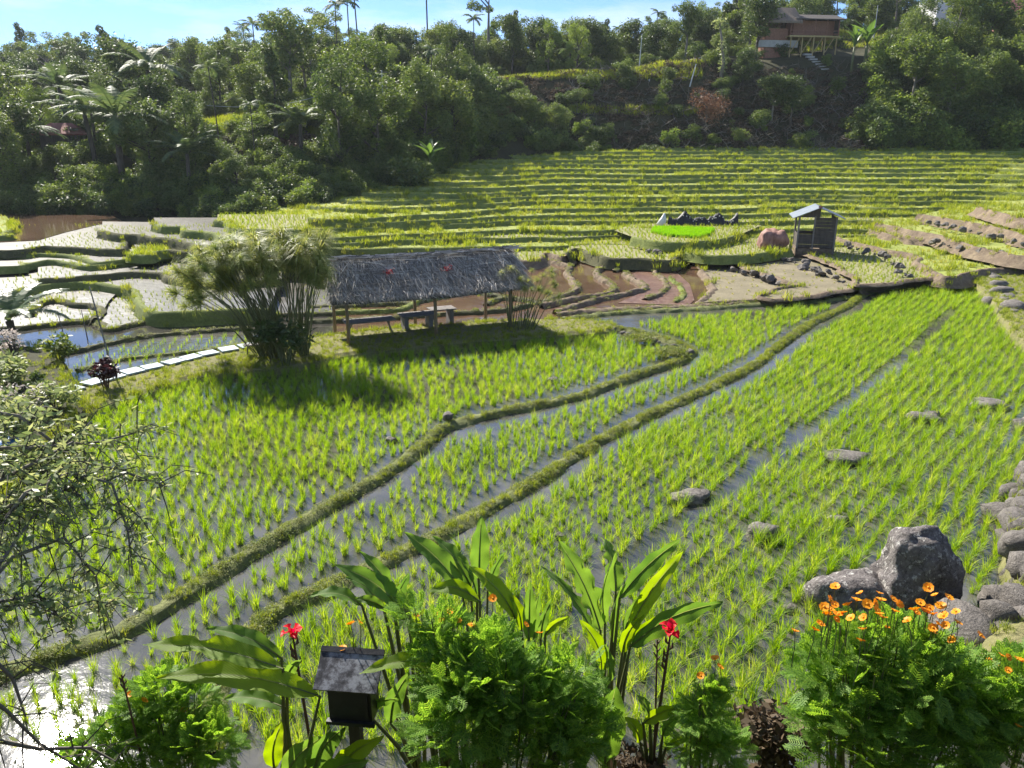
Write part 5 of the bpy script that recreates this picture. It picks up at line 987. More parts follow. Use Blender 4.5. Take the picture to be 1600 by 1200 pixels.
def hip_house(px_, row, y, W, D, hw, hr, wallm, roofm, lab, nm, rz=0., over=.7):
    x = pxt(px_) * y; z = min(ground(x, y), rowz(row, y)) - .2; h = rowz(row, y) - z + hw; e = empty(nm, (x, y, z), rz, lab, 'house')
    b = MB(); b.box((0, 0, h / 2), (W, D, h)); b.build('wall', M[wallm], e); w2, d2 = W / 2 + over, D / 2 + over
    b = MB(); b.add([(-w2, -d2, h - .1), (w2, -d2, h - .1), (w2, d2, h - .1), (-w2, d2, h - .1), (-W * .28, 0, h + hr), (W * .28, 0, h + hr), (-w2, -d2, h - .25), (w2, -d2, h - .25), (w2, d2, h - .25), (-w2, d2, h - .25)], [(0, 1, 5, 4), (1, 2, 5), (2, 3, 4, 5), (3, 0, 4), (0, 6, 7, 1), (1, 7, 8, 2), (2, 8, 9, 3), (3, 9, 6, 0), (9, 8, 7, 6)]); b.build('roof', M[roofm], e)
    for i in range(3): b = MB(); b.box((-W * .3 + i * W * .3, -D / 2 - .02, h - hw * .5), (.9, .06, .9)); f = b.build('window', M['wood_dark'], e)
    b = MB(); b.box((W * .42, -D / 2 - .02, h - hw * .55), (.8, .06, 1.7)); b.build('door', M['wood_grey'], e)
    return e
hip_house(1445, 14, 136, 5, 5, 1.8, 1.4, 'greenwall', 'redroof', 'green-walled house with dark red hipped roof on the hilltop', 'hill_house', .2)
hip_house(1385, 14, 134, 6, 5, 2.2, 1.2, 'white', 'tin', 'white-walled house with pale roof behind the hilltop trees', 'hill_house', .1)
hip_house(1492, 40, 124, 8, 5, 1.2, 2.6, 'redwall', 'redroof', 'long house with broad maroon roof behind the pale-leaved tree', 'hill_house', -.35, 1.0)
hip_house(165, 222, 80, 3.4, 3.0, .9, .9, 'wood_dark', 'pinkroof', 'small house with pale pink roof among the palms of the left wood', 'forest_house', .25)
hip_house(76, 246, 74, 1.6, 1.6, .9, .3, 'wood_dark', 'tin', 'tiny dark hut with tin roof at the edge of the left wood', 'forest_hut', .1, .25)
# gate hut and poles on the brown slope
p = atd(1028, 148, 109); b = MB(); e = empty('tin_gate', (p.x, p.y, p.z - .3), .1, 'small rust-brown sheet gate with grey posts on the brown slope', 'gate')
for k in range(4): b = MB(); b.box((-.9 + k * .6, 0, 1.0), (.57, .05, 2.0)); b.build('sheet', M['wood_dark'] if k % 2 else M['bark'], e)
for sx in (-1.3, 1.3): b = MB(); b.box((sx, -.05, 1.0), (.12, .12, 2.4)); b.build('post', M['pole'], e)
def pole(px_, y, top, lean, lab, r0=.09, mat='pole', cross=False):
    x = pxt(px_) * y; z = ground(x, y) - .3; h = rowz(top, y) - z; b = MB(); e = empty('utility_pole', (x, y, z), 0, lab, 'pole'); b.tube([(0, 0, 0), (lean, 0, h)], [r0, r0 * .6], 8); b.build('shaft', M[mat], e)
    if cross: b = MB(); b.box((lean * .97, 0, h * .97), (1.2, .08, .08)); b.build('crossarm', M['wood_dark'], e)
pole(975, 113, 53, .2, 'thin straight pale pole on the crest of the brown slope'); pole(1046, 108, 100, .7, 'leaning pale pole beside the sheet gate', .1); pole(619, 85, 110, .1, 'grey pole with crossarm among the bamboo-like trees', .08, 'pole', True); pole(1293, 132, 8, 0, 'pale pole behind the stilt house', .09)
a, c = atd(323, 165, 84), atd(560, 128, 84); b = MB(); b.tube([a.lerp(c, i / 12) - Vector((0, 0, 1.0 * math.sin(math.pi * i / 12))) for i in range(13)], .025, 5); o = b.build('power_cable', M['pole']); tag(o, 'sagging pale cable strung across the left wood', 'cable')
# the ivy-clad bare trunk and the white sheet on the bench
x, y = P_(1088, 109); z = ground(x, y); e = empty('bare_trunk', (x, y, z - .2), 0, 'tall bare trunk wrapped in pale climbers on the cleared slope', 'tree'); b = MB(); b.tube([(0, 0, 0), (.3, 0, 2.5), (-.1, 0, 5), (-.6, 0, 7.2)], [.3, .22, .18, .1], 8); b.build('trunk', M['bark_pale'], e, True)
C = crown_pts(500, [(.2, 0, 2.2, .6, 1.8), (-.1, 0, 4.5, .6, 1.8), (-.6, 0, 7.3, .8, .9)], 6, .3); V, F = leaves_np(C, .16, .3, .5, 6); obj('crown', np_mesh('crown', V, F, M['shrub']), e)
a = atd(1112, 84, 116); b = MB(); b.add([(-3.6, -.5, -.35), (3.4, -.5, .15), (3.4, .9, .3), (-3.6, .9, -.2), (0, -.6, .28), (0, .9, .42)], [(0, 4, 5, 3), (4, 1, 2, 5)]); o = b.build('white_sheet', M['white']); o.location = (a.x, a.y, ground(a.x, a.y) + .35); tag(o, 'long white sheet spread along the bench before the stilt house', 'sheet')
# tree fern at the left
x, y = at(20, 528, .3); e = empty('tree_fern', (x, y, .3), 0, 'tree fern with arching fronds beside the pond strip', 'tree fern'); b = MB(); b.tube([(0, 0, -.1), (.03, 0, .35), (0, 0, .65)], [.13, .12, .14], 9); b.build('trunk', M['bark'], e)
for k in range(16): c = MB(); frond(c, (0, 0, .6), 6.283 * k / 16 + random.uniform(-.15, .15), random.uniform(1.9, 2.6), random.uniform(.85, 1.25), random.uniform(1.1, 1.6), .02, 34, .42, .3, seed=k); c.build('frond', M['fern'], e)
# ---------------------------------------------------------------- foreground: broad-leaved plants
def bigleafmat(name, c1, c2, trans, dry=.0):
    m, nt, out = newmat(name); L = nt.links.new; uv = N(nt, 'UVMap'); sx = N(nt, 'SeparateXYZ'); L(uv.outputs[0], sx.inputs[0])
    a = N(nt, 'Math', operation='ABSOLUTE'); L(sx.outputs[0], a.inputs[0]); ml = N(nt, 'Math', operation='MULTIPLY_ADD'); L(a.outputs[0], ml.inputs[0]); ml.inputs[1].default_value = -.16; L(sx.outputs[1], ml.inputs[2])
    w = N(nt, 'Math', operation='MULTIPLY'); L(ml.outputs[0], w.inputs[0]); w.inputs[1].default_value = 260.0; sn = N(nt, 'Math', operation='SINE'); L(w.outputs[0], sn.inputs[0])
    tc = N(nt, 'TexCoord'); n1 = N(nt, 'TexNoise', Scale=7.0, Detail=6.0); L(tc.outputs['Object'], n1.inputs['Vector']); g = N(nt, 'ObjectInfo')
    md = N(nt, 'Math', operation='MULTIPLY_ADD'); L(sn.outputs[0], md.inputs[0]); md.inputs[1].default_value = .07; L(n1.outputs['Fac'], md.inputs[2]); m2 = N(nt, 'Math', operation='MULTIPLY_ADD'); L(g.outputs['Random'], m2.inputs[0]); m2.inputs[1].default_value = .35; L(md.outputs[0], m2.inputs[2])
    c = ramp(nt, m2.outputs[0], [(.35, c1), (.95, c2)])
    ed = N(nt, 'Math', operation='MULTIPLY_ADD'); L(n1.outputs['Fac'], ed.inputs[0]); ed.inputs[1].default_value = .30; es = N(nt, 'Math', operation='SUBTRACT'); L(a.outputs[0], es.inputs[0]); es.inputs[1].default_value = .19; L(es.outputs[0], ed.inputs[2]); ek = ramp(nt, ed.outputs[0], [(.93, (0, 0, 0)), (1.0, (.8, .8, .8))]); me_ = N(nt, 'Mix', data_type='RGBA'); L(ek, me_.inputs[0]); L(c, me_.inputs['A']); me_.inputs['B'].default_value = (.22, .15, .05, 1); c = me_.outputs['Result']
    rib = ramp(nt, a.outputs[0], [(.02, (1, 1, 1)), (.05, (0, 0, 0))]); mc = N(nt, 'Mix', data_type='RGBA'); L(rib, mc.inputs[0]); L(c, mc.inputs['A']); mc.inputs['B'].default_value = (.30, .36, .12, 1)
    p = N(nt, 'BsdfPrincipled', Roughness=.5); p.inputs['Specular IOR Level'].default_value = .3; L(mc.outputs['Result'], p.inputs['Base Color']); bp = N(nt, 'Bump', Strength=.25, Distance=.004); L(sn.outputs[0], bp.inputs['Height']); L(bp.outputs[0], p.inputs['Normal'])
    t = N(nt, 'BsdfTranslucent'); hs = N(nt, 'HueSaturation', Saturation=1.15, Value=1.7, Hue=.482); L(mc.outputs['Result'], hs.inputs['Color']); L(hs.outputs[0], t.inputs[0]); mx = N(nt, 'MixShader'); mx.inputs[0].default_value = trans; L(p.outputs[0], mx.inputs[1]); L(t.outputs[0], mx.inputs[2]); L(mx.outputs[0], out.inputs[0]); return m
M['bigleaf'] = bigleafmat('bigleaf', (.065, .14, .03), (.16, .28, .055), .52)
M['bigleaf_y'] = bigleafmat('bigleaf_y', (.14, .24, .03), (.25, .36, .05), .55)
def bigleaf(parent, org, p0, p1, width, roll=0., sag=.10, fold=.30, mat='bigleaf', torn=0., seed=0, peak=.42, droop=.0):
    r = random.Random(seed); base, tip = Vector(p0), Vector(p1); Lg = (tip - base).length; d = (tip - base) / Lg; view = ((base + tip) / 2 - cam.location).normalized(); s = d.cross(view).normalized(); s = Matrix.Rotation(roll, 3, d) @ s; n = s.cross(d).normalized()
    if n.dot(-view) < 0: n = -n
    upb = Vector((0, 0, 1)); upb = (upb - d * upb.dot(d)).normalized(); NS, NA = 18, 8; V = []; UV = []
    pe = peak_exp(peak); tears = sorted(r.uniform(.15, .9) for _ in range(int(torn * 10)))
    for i in range(NS + 1):
        t = i / NS; bend = upb * (math.sin(math.pi * t) * sag * Lg) - upb * droop * Lg * t * t; c = base.lerp(tip, t) + bend; wd = width * max(.02, math.sin(math.pi * min(t ** pe, .999)) ** .72)
        for j in range(NA + 1):
            q = j / NA * 2 - 1; k = 1.0
            if torn and abs(q) > .5 and any(abs(t - e) < .035 for e in tears): k = .55
            rip = .018 * math.sin(t * 21 + seed + (2 if q > 0 else 0)) * abs(q) ** 2 * width / .12 * .6
            V.append(c + s * (q * wd * .5 * k) + n * (abs(q) ** 1.3 * wd * fold * .5 + rip)); UV.append((q, t))
    F = [(i * (NA + 1) + j, i * (NA + 1) + j + 1, (i + 1) * (NA + 1) + j + 1, (i + 1) * (NA + 1) + j) for i in range(NS) for j in range(NA)]
    b = MB(); b.add([v - org for v in V], F); me = b.mesh('leaf', M[mat], True); ul = me.uv_layers.new(name='UVMap'); ul.data.foreach_set('uv', np.array([UV[l.vertex_index] for l in me.loops], np.float32).ravel())
    o = obj('leaf', me, parent)
    rb = MB(); rb.tube([base.lerp(tip, i / 8) + upb * (math.sin(math.pi * i / 8) * sag * Lg - droop * Lg * (i / 8) ** 2) - n * .004 - org for i in range(8)], [.007 - .0007 * i for i in range(8)], 5, False); rb.build('midrib', M['stem'], o); return o
def bigplant(label, root_px, Yr, leaves, cat='heliconia', name='broadleaf_plant', seed=0):
    rp = atd(root_px[0], root_px[1], Yr); gz = ground(rp.x, rp.y); org = Vector((rp.x, rp.y, gz)); e = empty(name, org, 0, label, cat); r = random.Random(seed)
    for k, lf in enumerate(leaves):
        (bx, by), (tx, ty), w, roll, dy0, dy1 = lf[:6]; kw = lf[6] if len(lf) > 6 else {}; p0 = atd(bx, by, Yr + dy0); p1 = atd(tx, ty, Yr + dy1); bigleaf(e, org, p0, p1, w, roll, seed=seed * 31 + k, **kw)
        st = MB(); low = Vector((r.gauss(0, .03), r.gauss(0, .03), -.05)); pb = p0 - org; mid = low.lerp(pb, .6) + Vector((0, 0, .1)); st.tube([low, mid, pb], [.016, .012, .007], 6, False); st.build('stalk', M['stem'], e, True)
    return e
Yl = dict(mat='bigleaf_y')
bigplant('tall broad-leaved plant with a fan of upright green blades beside a red flower', (948, 1120), 3.75, [
 ((938, 985), (873, 845), .15, .5, -.05, .05, dict(torn=.5, sag=.05)), ((945, 975), (963, 862), .08, .9, 0, .02, dict(fold=.6)), ((962, 925), (946, 842), .11, .2, .1, .25, dict(sag=.12, torn=.3)), ((968, 935), (1064, 842), .11, .5, .1, .2, dict(sag=.06)), ((982, 985), (1068, 860), .10, .3, 0, .05, dict(sag=.04, mat='bigleaf_y')), ((975, 990), (1003, 928), .07, .5, .05, .15, {}), ((972, 1020), (1006, 960), .08, .6, -.05, -.05, Yl), ((985, 1010), (1130, 941), .13, .55, -.05, 0, dict(sag=.10)), ((940, 1060), (906, 968), .09, .6, -.1, -.12, Yl), ((945, 1080), (938, 1000), .07, .8, -.05, -.05, dict(fold=.5)), ((985, 1000), (1060, 960), .07, .4, .1, .2, Yl), ((958, 1010), (975, 905), .06, 1.0, .1, .12, dict(fold=.6)), ((930, 1000), (845, 885), .09, .7, .1, .35, dict(torn=.9, sag=.12))], seed=1)
bigplant('broad-leaved plant with one large leaf standing upright between two grassy bunds', (752, 1030), 3.9, [
 ((722, 925), (632, 832), .13, .4, 0, .1, dict(sag=.08)), ((735, 915), (676, 838), .11, .7, .05, .2, {}), ((748, 905), (752, 806), .12, .3, .05, .12, dict(sag=.03)), ((805, 965), (733, 884), .10, .3, -.15, -.05, Yl), ((750, 940), (668, 924), .09, .2, -.1, -.05, dict(mat='bigleaf_y', sag=.2)), ((762, 925), (790, 860), .07, .8, .1, .2, {}), ((745, 930), (716, 870), .06, .9, .05, .1, {})], seed=2)
bigplant('broad-leaved plant with narrow upright leaves behind the feathery bush', (838, 1080), 3.7, [((826, 1000), (828, 908), .08, .3, 0, .05, dict(sag=.04)), ((835, 1000), (845, 920), .07, .9, .05, .1, {}), ((852, 992), (890, 963), .05, .4, -.05, -.05, Yl), ((870, 1055), (905, 1000), .08, .4, -.1, -.1, {}), ((815, 985), (795, 925), .07, .4, .05, .1, Yl), ((845, 1000), (862, 935), .06, .5, .1, .15, {})], seed=3)
bigplant('broad-leaved plant with a row of short leaves arching over the weedy bund', (650, 1060), 3.7, [((640, 975), (520, 882), .13, .5, 0, 0, dict(sag=.12)), ((612, 930), (562, 862), .09, .6, .05, .1, {}), ((598, 945), (540, 902), .09, .8, .05, .1, {}), ((565, 945), (483, 932), .09, .8, 0, 0, dict(sag=.16)), ((618, 960), (640, 895), .08, .6, .05, .1, {}), ((655, 1000), (610, 930), .09, .7, .0, .0, Yl), ((665, 1010), (700, 960), .07, .5, 0, 0, {}), ((600, 950), (555, 935), .06, .3, -.02, -.02, {})], seed=4)
bigplant('broad-leaved plant with huge horizontal leaves beside the weathered box', (450, 1200), 3.35, [((442, 1045), (224, 1008), .13, .45, 0, .05, dict(sag=.07, torn=.1, mat='bigleaf_y')), ((500, 1088), (245, 1060), .15, .40, -.05, -.05, dict(sag=.09, mat='bigleaf_y')), ((440, 1028), (322, 982), .10, .5, .15, .2, {}), ((445, 1105), (350, 1092), .10, .5, .0, .05, {}), ((428, 1200), (440, 1128), .10, .2, -.1, -.05, Yl), ((445, 1215), (505, 1150), .13, .2, -.1, -.05, {}), ((448, 1060), (470, 1030), .06, .4, .05, .05, {}), ((490, 1215), (540, 1135), .13, .3, -.12, -.15, {}), ((520, 1225), (600, 1150), .12, .3, -.15, -.2, dict(mat='bigleaf_y')), ((500, 1220), (575, 1190), .12, .3, -.2, -.25, {})], seed=5)
bigplant('small broad-leaved shoot crossing the weathered box', (705, 1160), 3.3, [((695, 1040), (562, 1053), .085, .5, 0, -.1, dict(mat='bigleaf_y', sag=.12)), ((700, 1045), (620, 1020), .07, .7, .05, .05, {}), ((672, 1110), (718, 1062), .07, .4, -.05, -.05, Yl), ((660, 1090), (700, 1062), .05, .5, -.02, -.05, {}), ((570, 1110), (625, 1092), .07, .8, .1, .05, {}), ((610, 1130), (640, 1050), .10, .3, .15, .2, {})], seed=6)
bigplant('single broad upright leaf beside the feathery bush, lit along its edge', (952, 1230), 3.2, [((945, 1195), (962, 1072), .17, .3, 0, .05, dict(sag=.05, peak=.5)), ((905, 1210), (930, 1150), .08, .5, 0, 0, {})], seed=7)
bigplant('low yellowing plant beneath the right red flower', (1020, 1200), 3.45, [((1005, 1130), (1070, 1105), .08, .5, 0, 0, Yl), ((1035, 1150), (1060, 1118), .07, .4, 0, 0, {}), ((1015, 1120), (995, 1085), .06, .5, .05, .1, {}), ((1000, 1160), (975, 1120), .08, .5, 0, 0, Yl), ((1040, 1170), (1085, 1150), .05, .5, 0, 0, Yl)], seed=8)
# ---------------------------------------------------------------- cosmos bushes: feathery leaves, orange flowers
def cosmos_leaf():
    V, F = [], []
    def strip(a, b, w):
        a, b = Vector(a), Vector(b); d = (b - a).normalized(); s = d.cross(Vector((0, 0, 1))).normalized() * w; o = len(V); m = a.lerp(b, .55); V.extend([a - s * .5, a + s * .5, m + s, b, m - s]); F.extend([(o, o + 1, o + 2), (o, o + 2, o + 4), (o + 4, o + 2, o + 3)])
    strip((0, 0, 0), (1, 0, -.12), .03)
    for i in range(7):
        t = .22 + .75 * i / 7; L = .42 * math.sin(math.pi * (.25 + .6 * (i / 7))) + .06
        for s in (-1, 1):
            b = Vector((t, 0, -.12 * t * t)); e = b + Vector((L * .62, s * L * .8, -.05 * L)); strip(b, e, .030)
            for q in (.45, .75): c = b.lerp(e, q); strip(c, c + Vector((L * .36, s * L * .05, .02)), .026); strip(c, c + Vector((L * .02, s * L * .34, .01)), .026)
    return np.array([tuple(v) for v in V]), np.array(F)
CLV, CLF = cosmos_leaf()
def place_leaves(P, D, S, seed):
    r = np.random.default_rng(seed); n = len(P); D = D / np.linalg.norm(D, axis=1, keepdims=True); up = np.array([0, 0, 1.0]) + r.normal(0, .35, (n, 3)); sv = np.cross(up, D); sv /= np.maximum(np.linalg.norm(sv, axis=1, keepdims=True), 1e-5); nv = np.cross(D, sv)
    V = P[:, None, :] + S[:, None, None] * (CLV[None, :, 0:1] * D[:, None, :] + CLV[None, :, 1:2] * sv[:, None, :] + CLV[None, :, 2:3] * nv[:, None, :]); m = len(CLV)
    F = (CLF[None] + (np.arange(n) * m)[:, None, None]).reshape(-1, 3); return V.reshape(-1, 3), F
def flower_mesh(seed, mat, rad=.03, n=8):
    r = random.Random(seed); b = MB()
    for k in range(n):
        a = 6.283 * k / n + r.uniform(-.1, .1); ca, sa = math.cos(a), math.sin(a); t = (-sa, ca); up = r.uniform(.15, .5); q = rad * r.uniform(.9, 1.1); w = rad * .42
        b.add([(ca * .004, sa * .004, 0), (ca * q * .6 - t[0] * w, sa * q * .6 - t[1] * w, q * up * .5), (ca * q * .98 - t[0] * w * .8, sa * q * .98 - t[1] * w * .8, q * up * .8), (ca * q * .92, sa * q * .92, q * up * .7), (ca * q * .98 + t[0] * w * .8, sa * q * .98 + t[1] * w * .8, q * up * .8), (ca * q * .6 + t[0] * w, sa * q * .6 + t[1] * w, q * up * .5)], [(0, 1, 5), (1, 2, 3, 5), (5, 3, 4)])
    return b.mesh('petals', mat)
FLW = [flower_mesh(i, M['orange']) for i in range(4)]; FB_ = MB(); FB_.tube([(0, 0, -.004), (0, 0, .006), (0, 0, .012)], [.006, .008, .003], 8); FCEN = FB_.mesh('centre', M['yellowc'])
def cosmos(label, lobes, nleaf, flowers, seed, Y0, leaf=.13, name='cosmos_bush'):
    r = np.random.default_rng(seed); rr = random.Random(seed); P, D = [], []
    L3 = [(atd(px_, py_, Y0 + dy), rad) for px_, py_, dy, rad in lobes]; x, y = L3[0][0].x, L3[0][0].y; org = Vector((x, y, ground(x, y))); e = empty(name, org, 0, label, 'flower bush'); tot = sum(q[1] ** 2 for q in L3)
    for c, rad in L3:
        m = int(nleaf * rad * rad / tot); d = r.normal(0, 1, (m, 3)); d[:, 2] = np.abs(d[:, 2]) * np.where(r.random(m) < .75, 1, -.8); d /= np.linalg.norm(d, axis=1, keepdims=True); q = rad * (.25 + .75 * r.random(m) ** .5)[:, None]
        P.append(np.array(c - org) + d * q * np.array([1, .9, 1])); D.append(d + np.array([0, 0, .25]) + r.normal(0, .45, (m, 3)))
    P, D = np.concatenate(P), np.concatenate(D); V, F = place_leaves(P - D * leaf * .2, D, leaf * r.uniform(.6, 1.15, len(P)), seed); obj('foliage', np_mesh('foliage', V, F, M['cosmos']), e)
    for c, rad in L3:
        for k in range(5):
            t = c - org + Vector((rr.uniform(-.6, .6) * rad, rr.uniform(-.5, .5) * rad, rr.uniform(.2, .8) * rad)); b = MB(); s0 = Vector((t.x * .5 + rr.gauss(0, .03), t.y * .5, -.05)); b.tube([s0, s0.lerp(t, .5) + Vector((0, 0, .05)), t], [.008, .006, .003], 5, False); b.build('stem', M['stem'], e)
    for fx, fy, dy in flowers:
        p = atd(fx, fy, Y0 + dy) - org; fl = obj('flower', FLW[rr.randrange(4)], e); fl.location = p; fl.rotation_euler = (rr.uniform(-.1, .9), rr.uniform(-.5, .5), rr.uniform(0, 6.28)); s = rr.uniform(.55, .85); fl.scale = (s, s, s); obj('centre', FCEN, fl)
        b = MB(); q = p + Vector((rr.gauss(0, .02), rr.gauss(0, .02), -rr.uniform(.12, .22))); b.tube([q, q.lerp(p, .6) + Vector((.006, 0, 0)), p - Vector((0, 0, .004))], [.0028, .0022, .0018], 4, False); b.build('flower_stalk', M['stem'], e)
    return e
FR = [(1305, 917, .1), (1344, 927, .1), (1374, 927, .1), (1338, 938, .05), (1325, 945, .05), (1357, 945, .05), (1367, 942, .1), (1395, 936, .05), (1405, 944, .05), (1398, 955, 0), (1437, 942, .05), (1451, 918, .1), (1461, 930, .1), (1470, 947, .05), (1482, 934, .1), (1298, 952, 0), (1293, 960, 0), (1318, 957, 0), (1330, 966, -.05), (1310, 960, 0), (1380, 965, -.05), (1418, 970, -.1), (1432, 957, 0), (1458, 960, 0), (1475, 963, 0), (1465, 975, -.05), (1478, 977, -.05), (1496, 973, 0), (1282, 975, 0), (1273, 984, 0), (1345, 1001, -.1), (1488, 1000, 0), (1532, 993, .1), (1242, 986, .05), (1307, 968, -.02), (1445, 955, .02)] + [(random.uniform(1285, 1500), random.uniform(935, 990), random.uniform(-.06, .06)) for _ in range(16)]
cosmos('feathery bush crowded with orange flowers before the big boulder', [(1390, 1085, 0, .34), (1320, 1060, .05, .22), (1460, 1075, .05, .24), (1400, 1020, .05, .18), (1340, 1150, -.1, .26), (1440, 1160, -.1, .28), (1300, 1120, 0, .18), (1500, 1110, 0, .2), (1330, 1010, .05, .12), (1455, 1015, .05, .12)], 1250, FR, 3, 2.95, .112)
cosmos('feathery bush with a few orange flowers at the flat stones', [(1570, 1120, 0, .22), (1620, 1090, .1, .25), (1540, 1170, -.05, .2)], 480, [(1552, 1036, 0), (1545, 1030, .05), (1575, 1027, .05), (1590, 1030, .05), (1597, 1033, .05), (1575, 1047, 0), (1591, 1135, -.2), (1565, 1024, .05)], 4, 3.0, .12)
cosmos('large dark feathery bush between the broad-leaved plants', [(745, 1085, 0, .28), (690, 1040, .1, .18), (800, 1095, 0, .24), (860, 1110, 0, .22), (720, 1150, -.1, .26), (840, 1170, -.1, .26), (690, 990, .15, .11), (640, 965, .25, .10), (765, 1020, .1, .15), (890, 1060, .05, .14), (905, 1140, 0, .16)], 1250, [(548, 975, .3), (562, 972, .3), (535, 1014, .3), (690, 969, .2), (700, 955, .2), (822, 976, .2), (843, 989, .15), (887, 1033, .1), (737, 977, .1), (650, 962, .3), (714, 970, .15), (770, 935, .2), (686, 958, .22), (680, 1010, .1)], 5, 3.15, .112)
cosmos('small feathery bush with four orange flowers beside the right red flower', [(1105, 1115, 0, .12), (1095, 1160, 0, .15), (1125, 1170, 0, .13), (1110, 1085, .05, .07)], 260, [(1095, 1056, 0), (1117, 1029, .1), (1125, 1042, .1), (1128, 1085, .05), (1124, 1077, .05)], 6, 3.35, .10)
cosmos('low light-green feathery bush beside the earth bund', [(255, 1085, .1, .15), (300, 1100, .1, .14), (215, 1105, .1, .10), (250, 1140, 0, .14), (330, 1165, -.1, .16), (295, 1180, -.1, .14), (180, 1150, 0, .10), (140, 1170, 0, .10), (110, 1190, -.05, .09), (215, 1180, -.05, .14)], 760, [(225, 1095, 0), (203, 1085, .05), (288, 1110, .05)], 7, 3.6, .105)
# ---------------------------------------------------------------- red canna flowers
def canna(label, px_, py_, Y, seed, bend):
    p = atd(px_, py_, Y); org = Vector((p.x + bend, p.y, ground(p.x + bend, p.y))); e = empty('canna_flower', org, 0, label, 'flower'); q = p - org; b = MB(); b.tube([(0, 0, -.05), (q.x * .3, q.y * .3, q.z * .5), (q.x * .8, q.y * .8, q.z * .85), tuple(q)], [.011, .010, .008, .005], 6, False); b.build('stem', M['stem_red'], e, True); r = random.Random(seed)
    for k in range(6):
        a = 6.283 * k / 6 + r.uniform(-.3, .3); el = r.uniform(-.5, 1.1); d = Vector((math.cos(a) * math.cos(el), math.sin(a) * math.cos(el), math.sin(el))); c = MB(); blade(c, q, q + d * r.uniform(.055, .085), .05, .12, .3, 5, Vector((-math.sin(a), math.cos(a), .2)), 0, r, .6); c.build('petal', M['red'], e, True)
    for k in range(5):
        z = .82 + .03 * k; c = Vector((q.x * z, q.y * z, q.z * z)) ; b = MB(); s = r.choice((-1, 1)); b.tube([c, c + Vector((s * .02, 0, .025)), c + Vector((s * .022, 0, .06))], [.004, .009, .002], 6, False); b.build('bud', M['stem_red'], e)
canna('red canna flower on a dark stem beside the weathered box', 457, 990, 3.55, 1, .05); canna('red canna flower on a leaning dark stem before the small orange-flowered bush', 1048, 987, 3.55, 2, -.06)
for k, (a0, a1, lab) in enumerate((((215, 1210), (190, 1055), 'withered dark flower stalk beside the low feathery bush'), ((1030, 1200), (1027, 1000), 'bare dark stalk beside the right red flower'))):
    p1 = atd(*a1, 3.5); p0 = Vector((p1.x + .03, p1.y, ground(p1.x, p1.y))); e = empty('dry_stalk', p0, 0, lab, 'stalk'); q = p1 - p0; b = MB(); b.tube([(0, 0, 0), (q.x * .5 + .01, 0, q.z * .5), tuple(q)], [.009, .007, .004], 6, False); b.build('stem', M['stem_red'], e)
    for j in range(5): b = MB(); c = q * (.9 + .02 * j); b.tube([c, c + Vector((.02 * (-1) ** j, 0, .03))], [.006, .003], 5); b.build('seed_pod', M['stem_red'], e)
# ---------------------------------------------------------------- the weathered box on its post
def peelmat():
    m, nt, out = newmat('peeling_paint'); L = nt.links.new; tc = N(nt, 'TexCoord'); n1 = N(nt, 'TexNoise', Scale=16.0, Detail=10.0, Roughness=.75); L(tc.outputs['Object'], n1.inputs['Vector']); n2 = N(nt, 'TexNoise', Scale=3.0, Detail=3.0); L(tc.outputs['Object'], n2.inputs['Vector'])
    ad = N(nt, 'Mix', data_type='FLOAT'); ad.inputs[0].default_value = .45; L(n1.outputs['Fac'], ad.inputs[2]); L(n2.outputs['Fac'], ad.inputs[3]); c = ramp(nt, ad.outputs[0], [(.45, (.018, .019, .024)), (.50, (.08, .08, .09)), (.55, (.24, .25, .27)), (.72, (.40, .41, .43))]); p = N(nt, 'BsdfPrincipled', Roughness=.7); L(c, p.inputs['Base Color']); bp = N(nt, 'Bump', Strength=.4, Distance=.004); L(n1.outputs['Fac'], bp.inputs['Height']); L(bp.outputs[0], p.inputs['Normal']); L(p.outputs[0], out.inputs[0]); return m
M['peel'] = peelmat()
Yb = 3.35; c0 = atd(545, 1050, Yb); gz = ground(c0.x, c0.y); e = empty('weathered_box', (c0.x, c0.y, gz), R(-6), 'black wooden box with a peeling white sloped lid on a post', 'box'); hz = c0.z - gz
b = MB(); b.box((0, 0, hz), (.335, .20, .018), 0, R(36)); b.build('lid', M['peel'], e); b = MB(); b.box((0, .085, hz + .066), (.34, .03, .022), 0, R(36)); b.build('lid_edge', M['black_box'], e)
b = MB(); b.box((.01, .02, hz - .15), (.23, .14, .25)); b.build('body', M['black_box'], e); b = MB(); b.box((.01, -.055, hz - .275), (.26, .03, .02)); b.build('sill', M['black_box'], e); b = MB(); b.box((.10, -.058, hz - .135), (.018, .012, .2)); b.build('trim', M['black_box'], e)
b = MB(); b.box((0, .04, (hz - .24) / 2 - .05), (.06, .06, hz - .2)); b.build('post', M['wood_dark'], e)
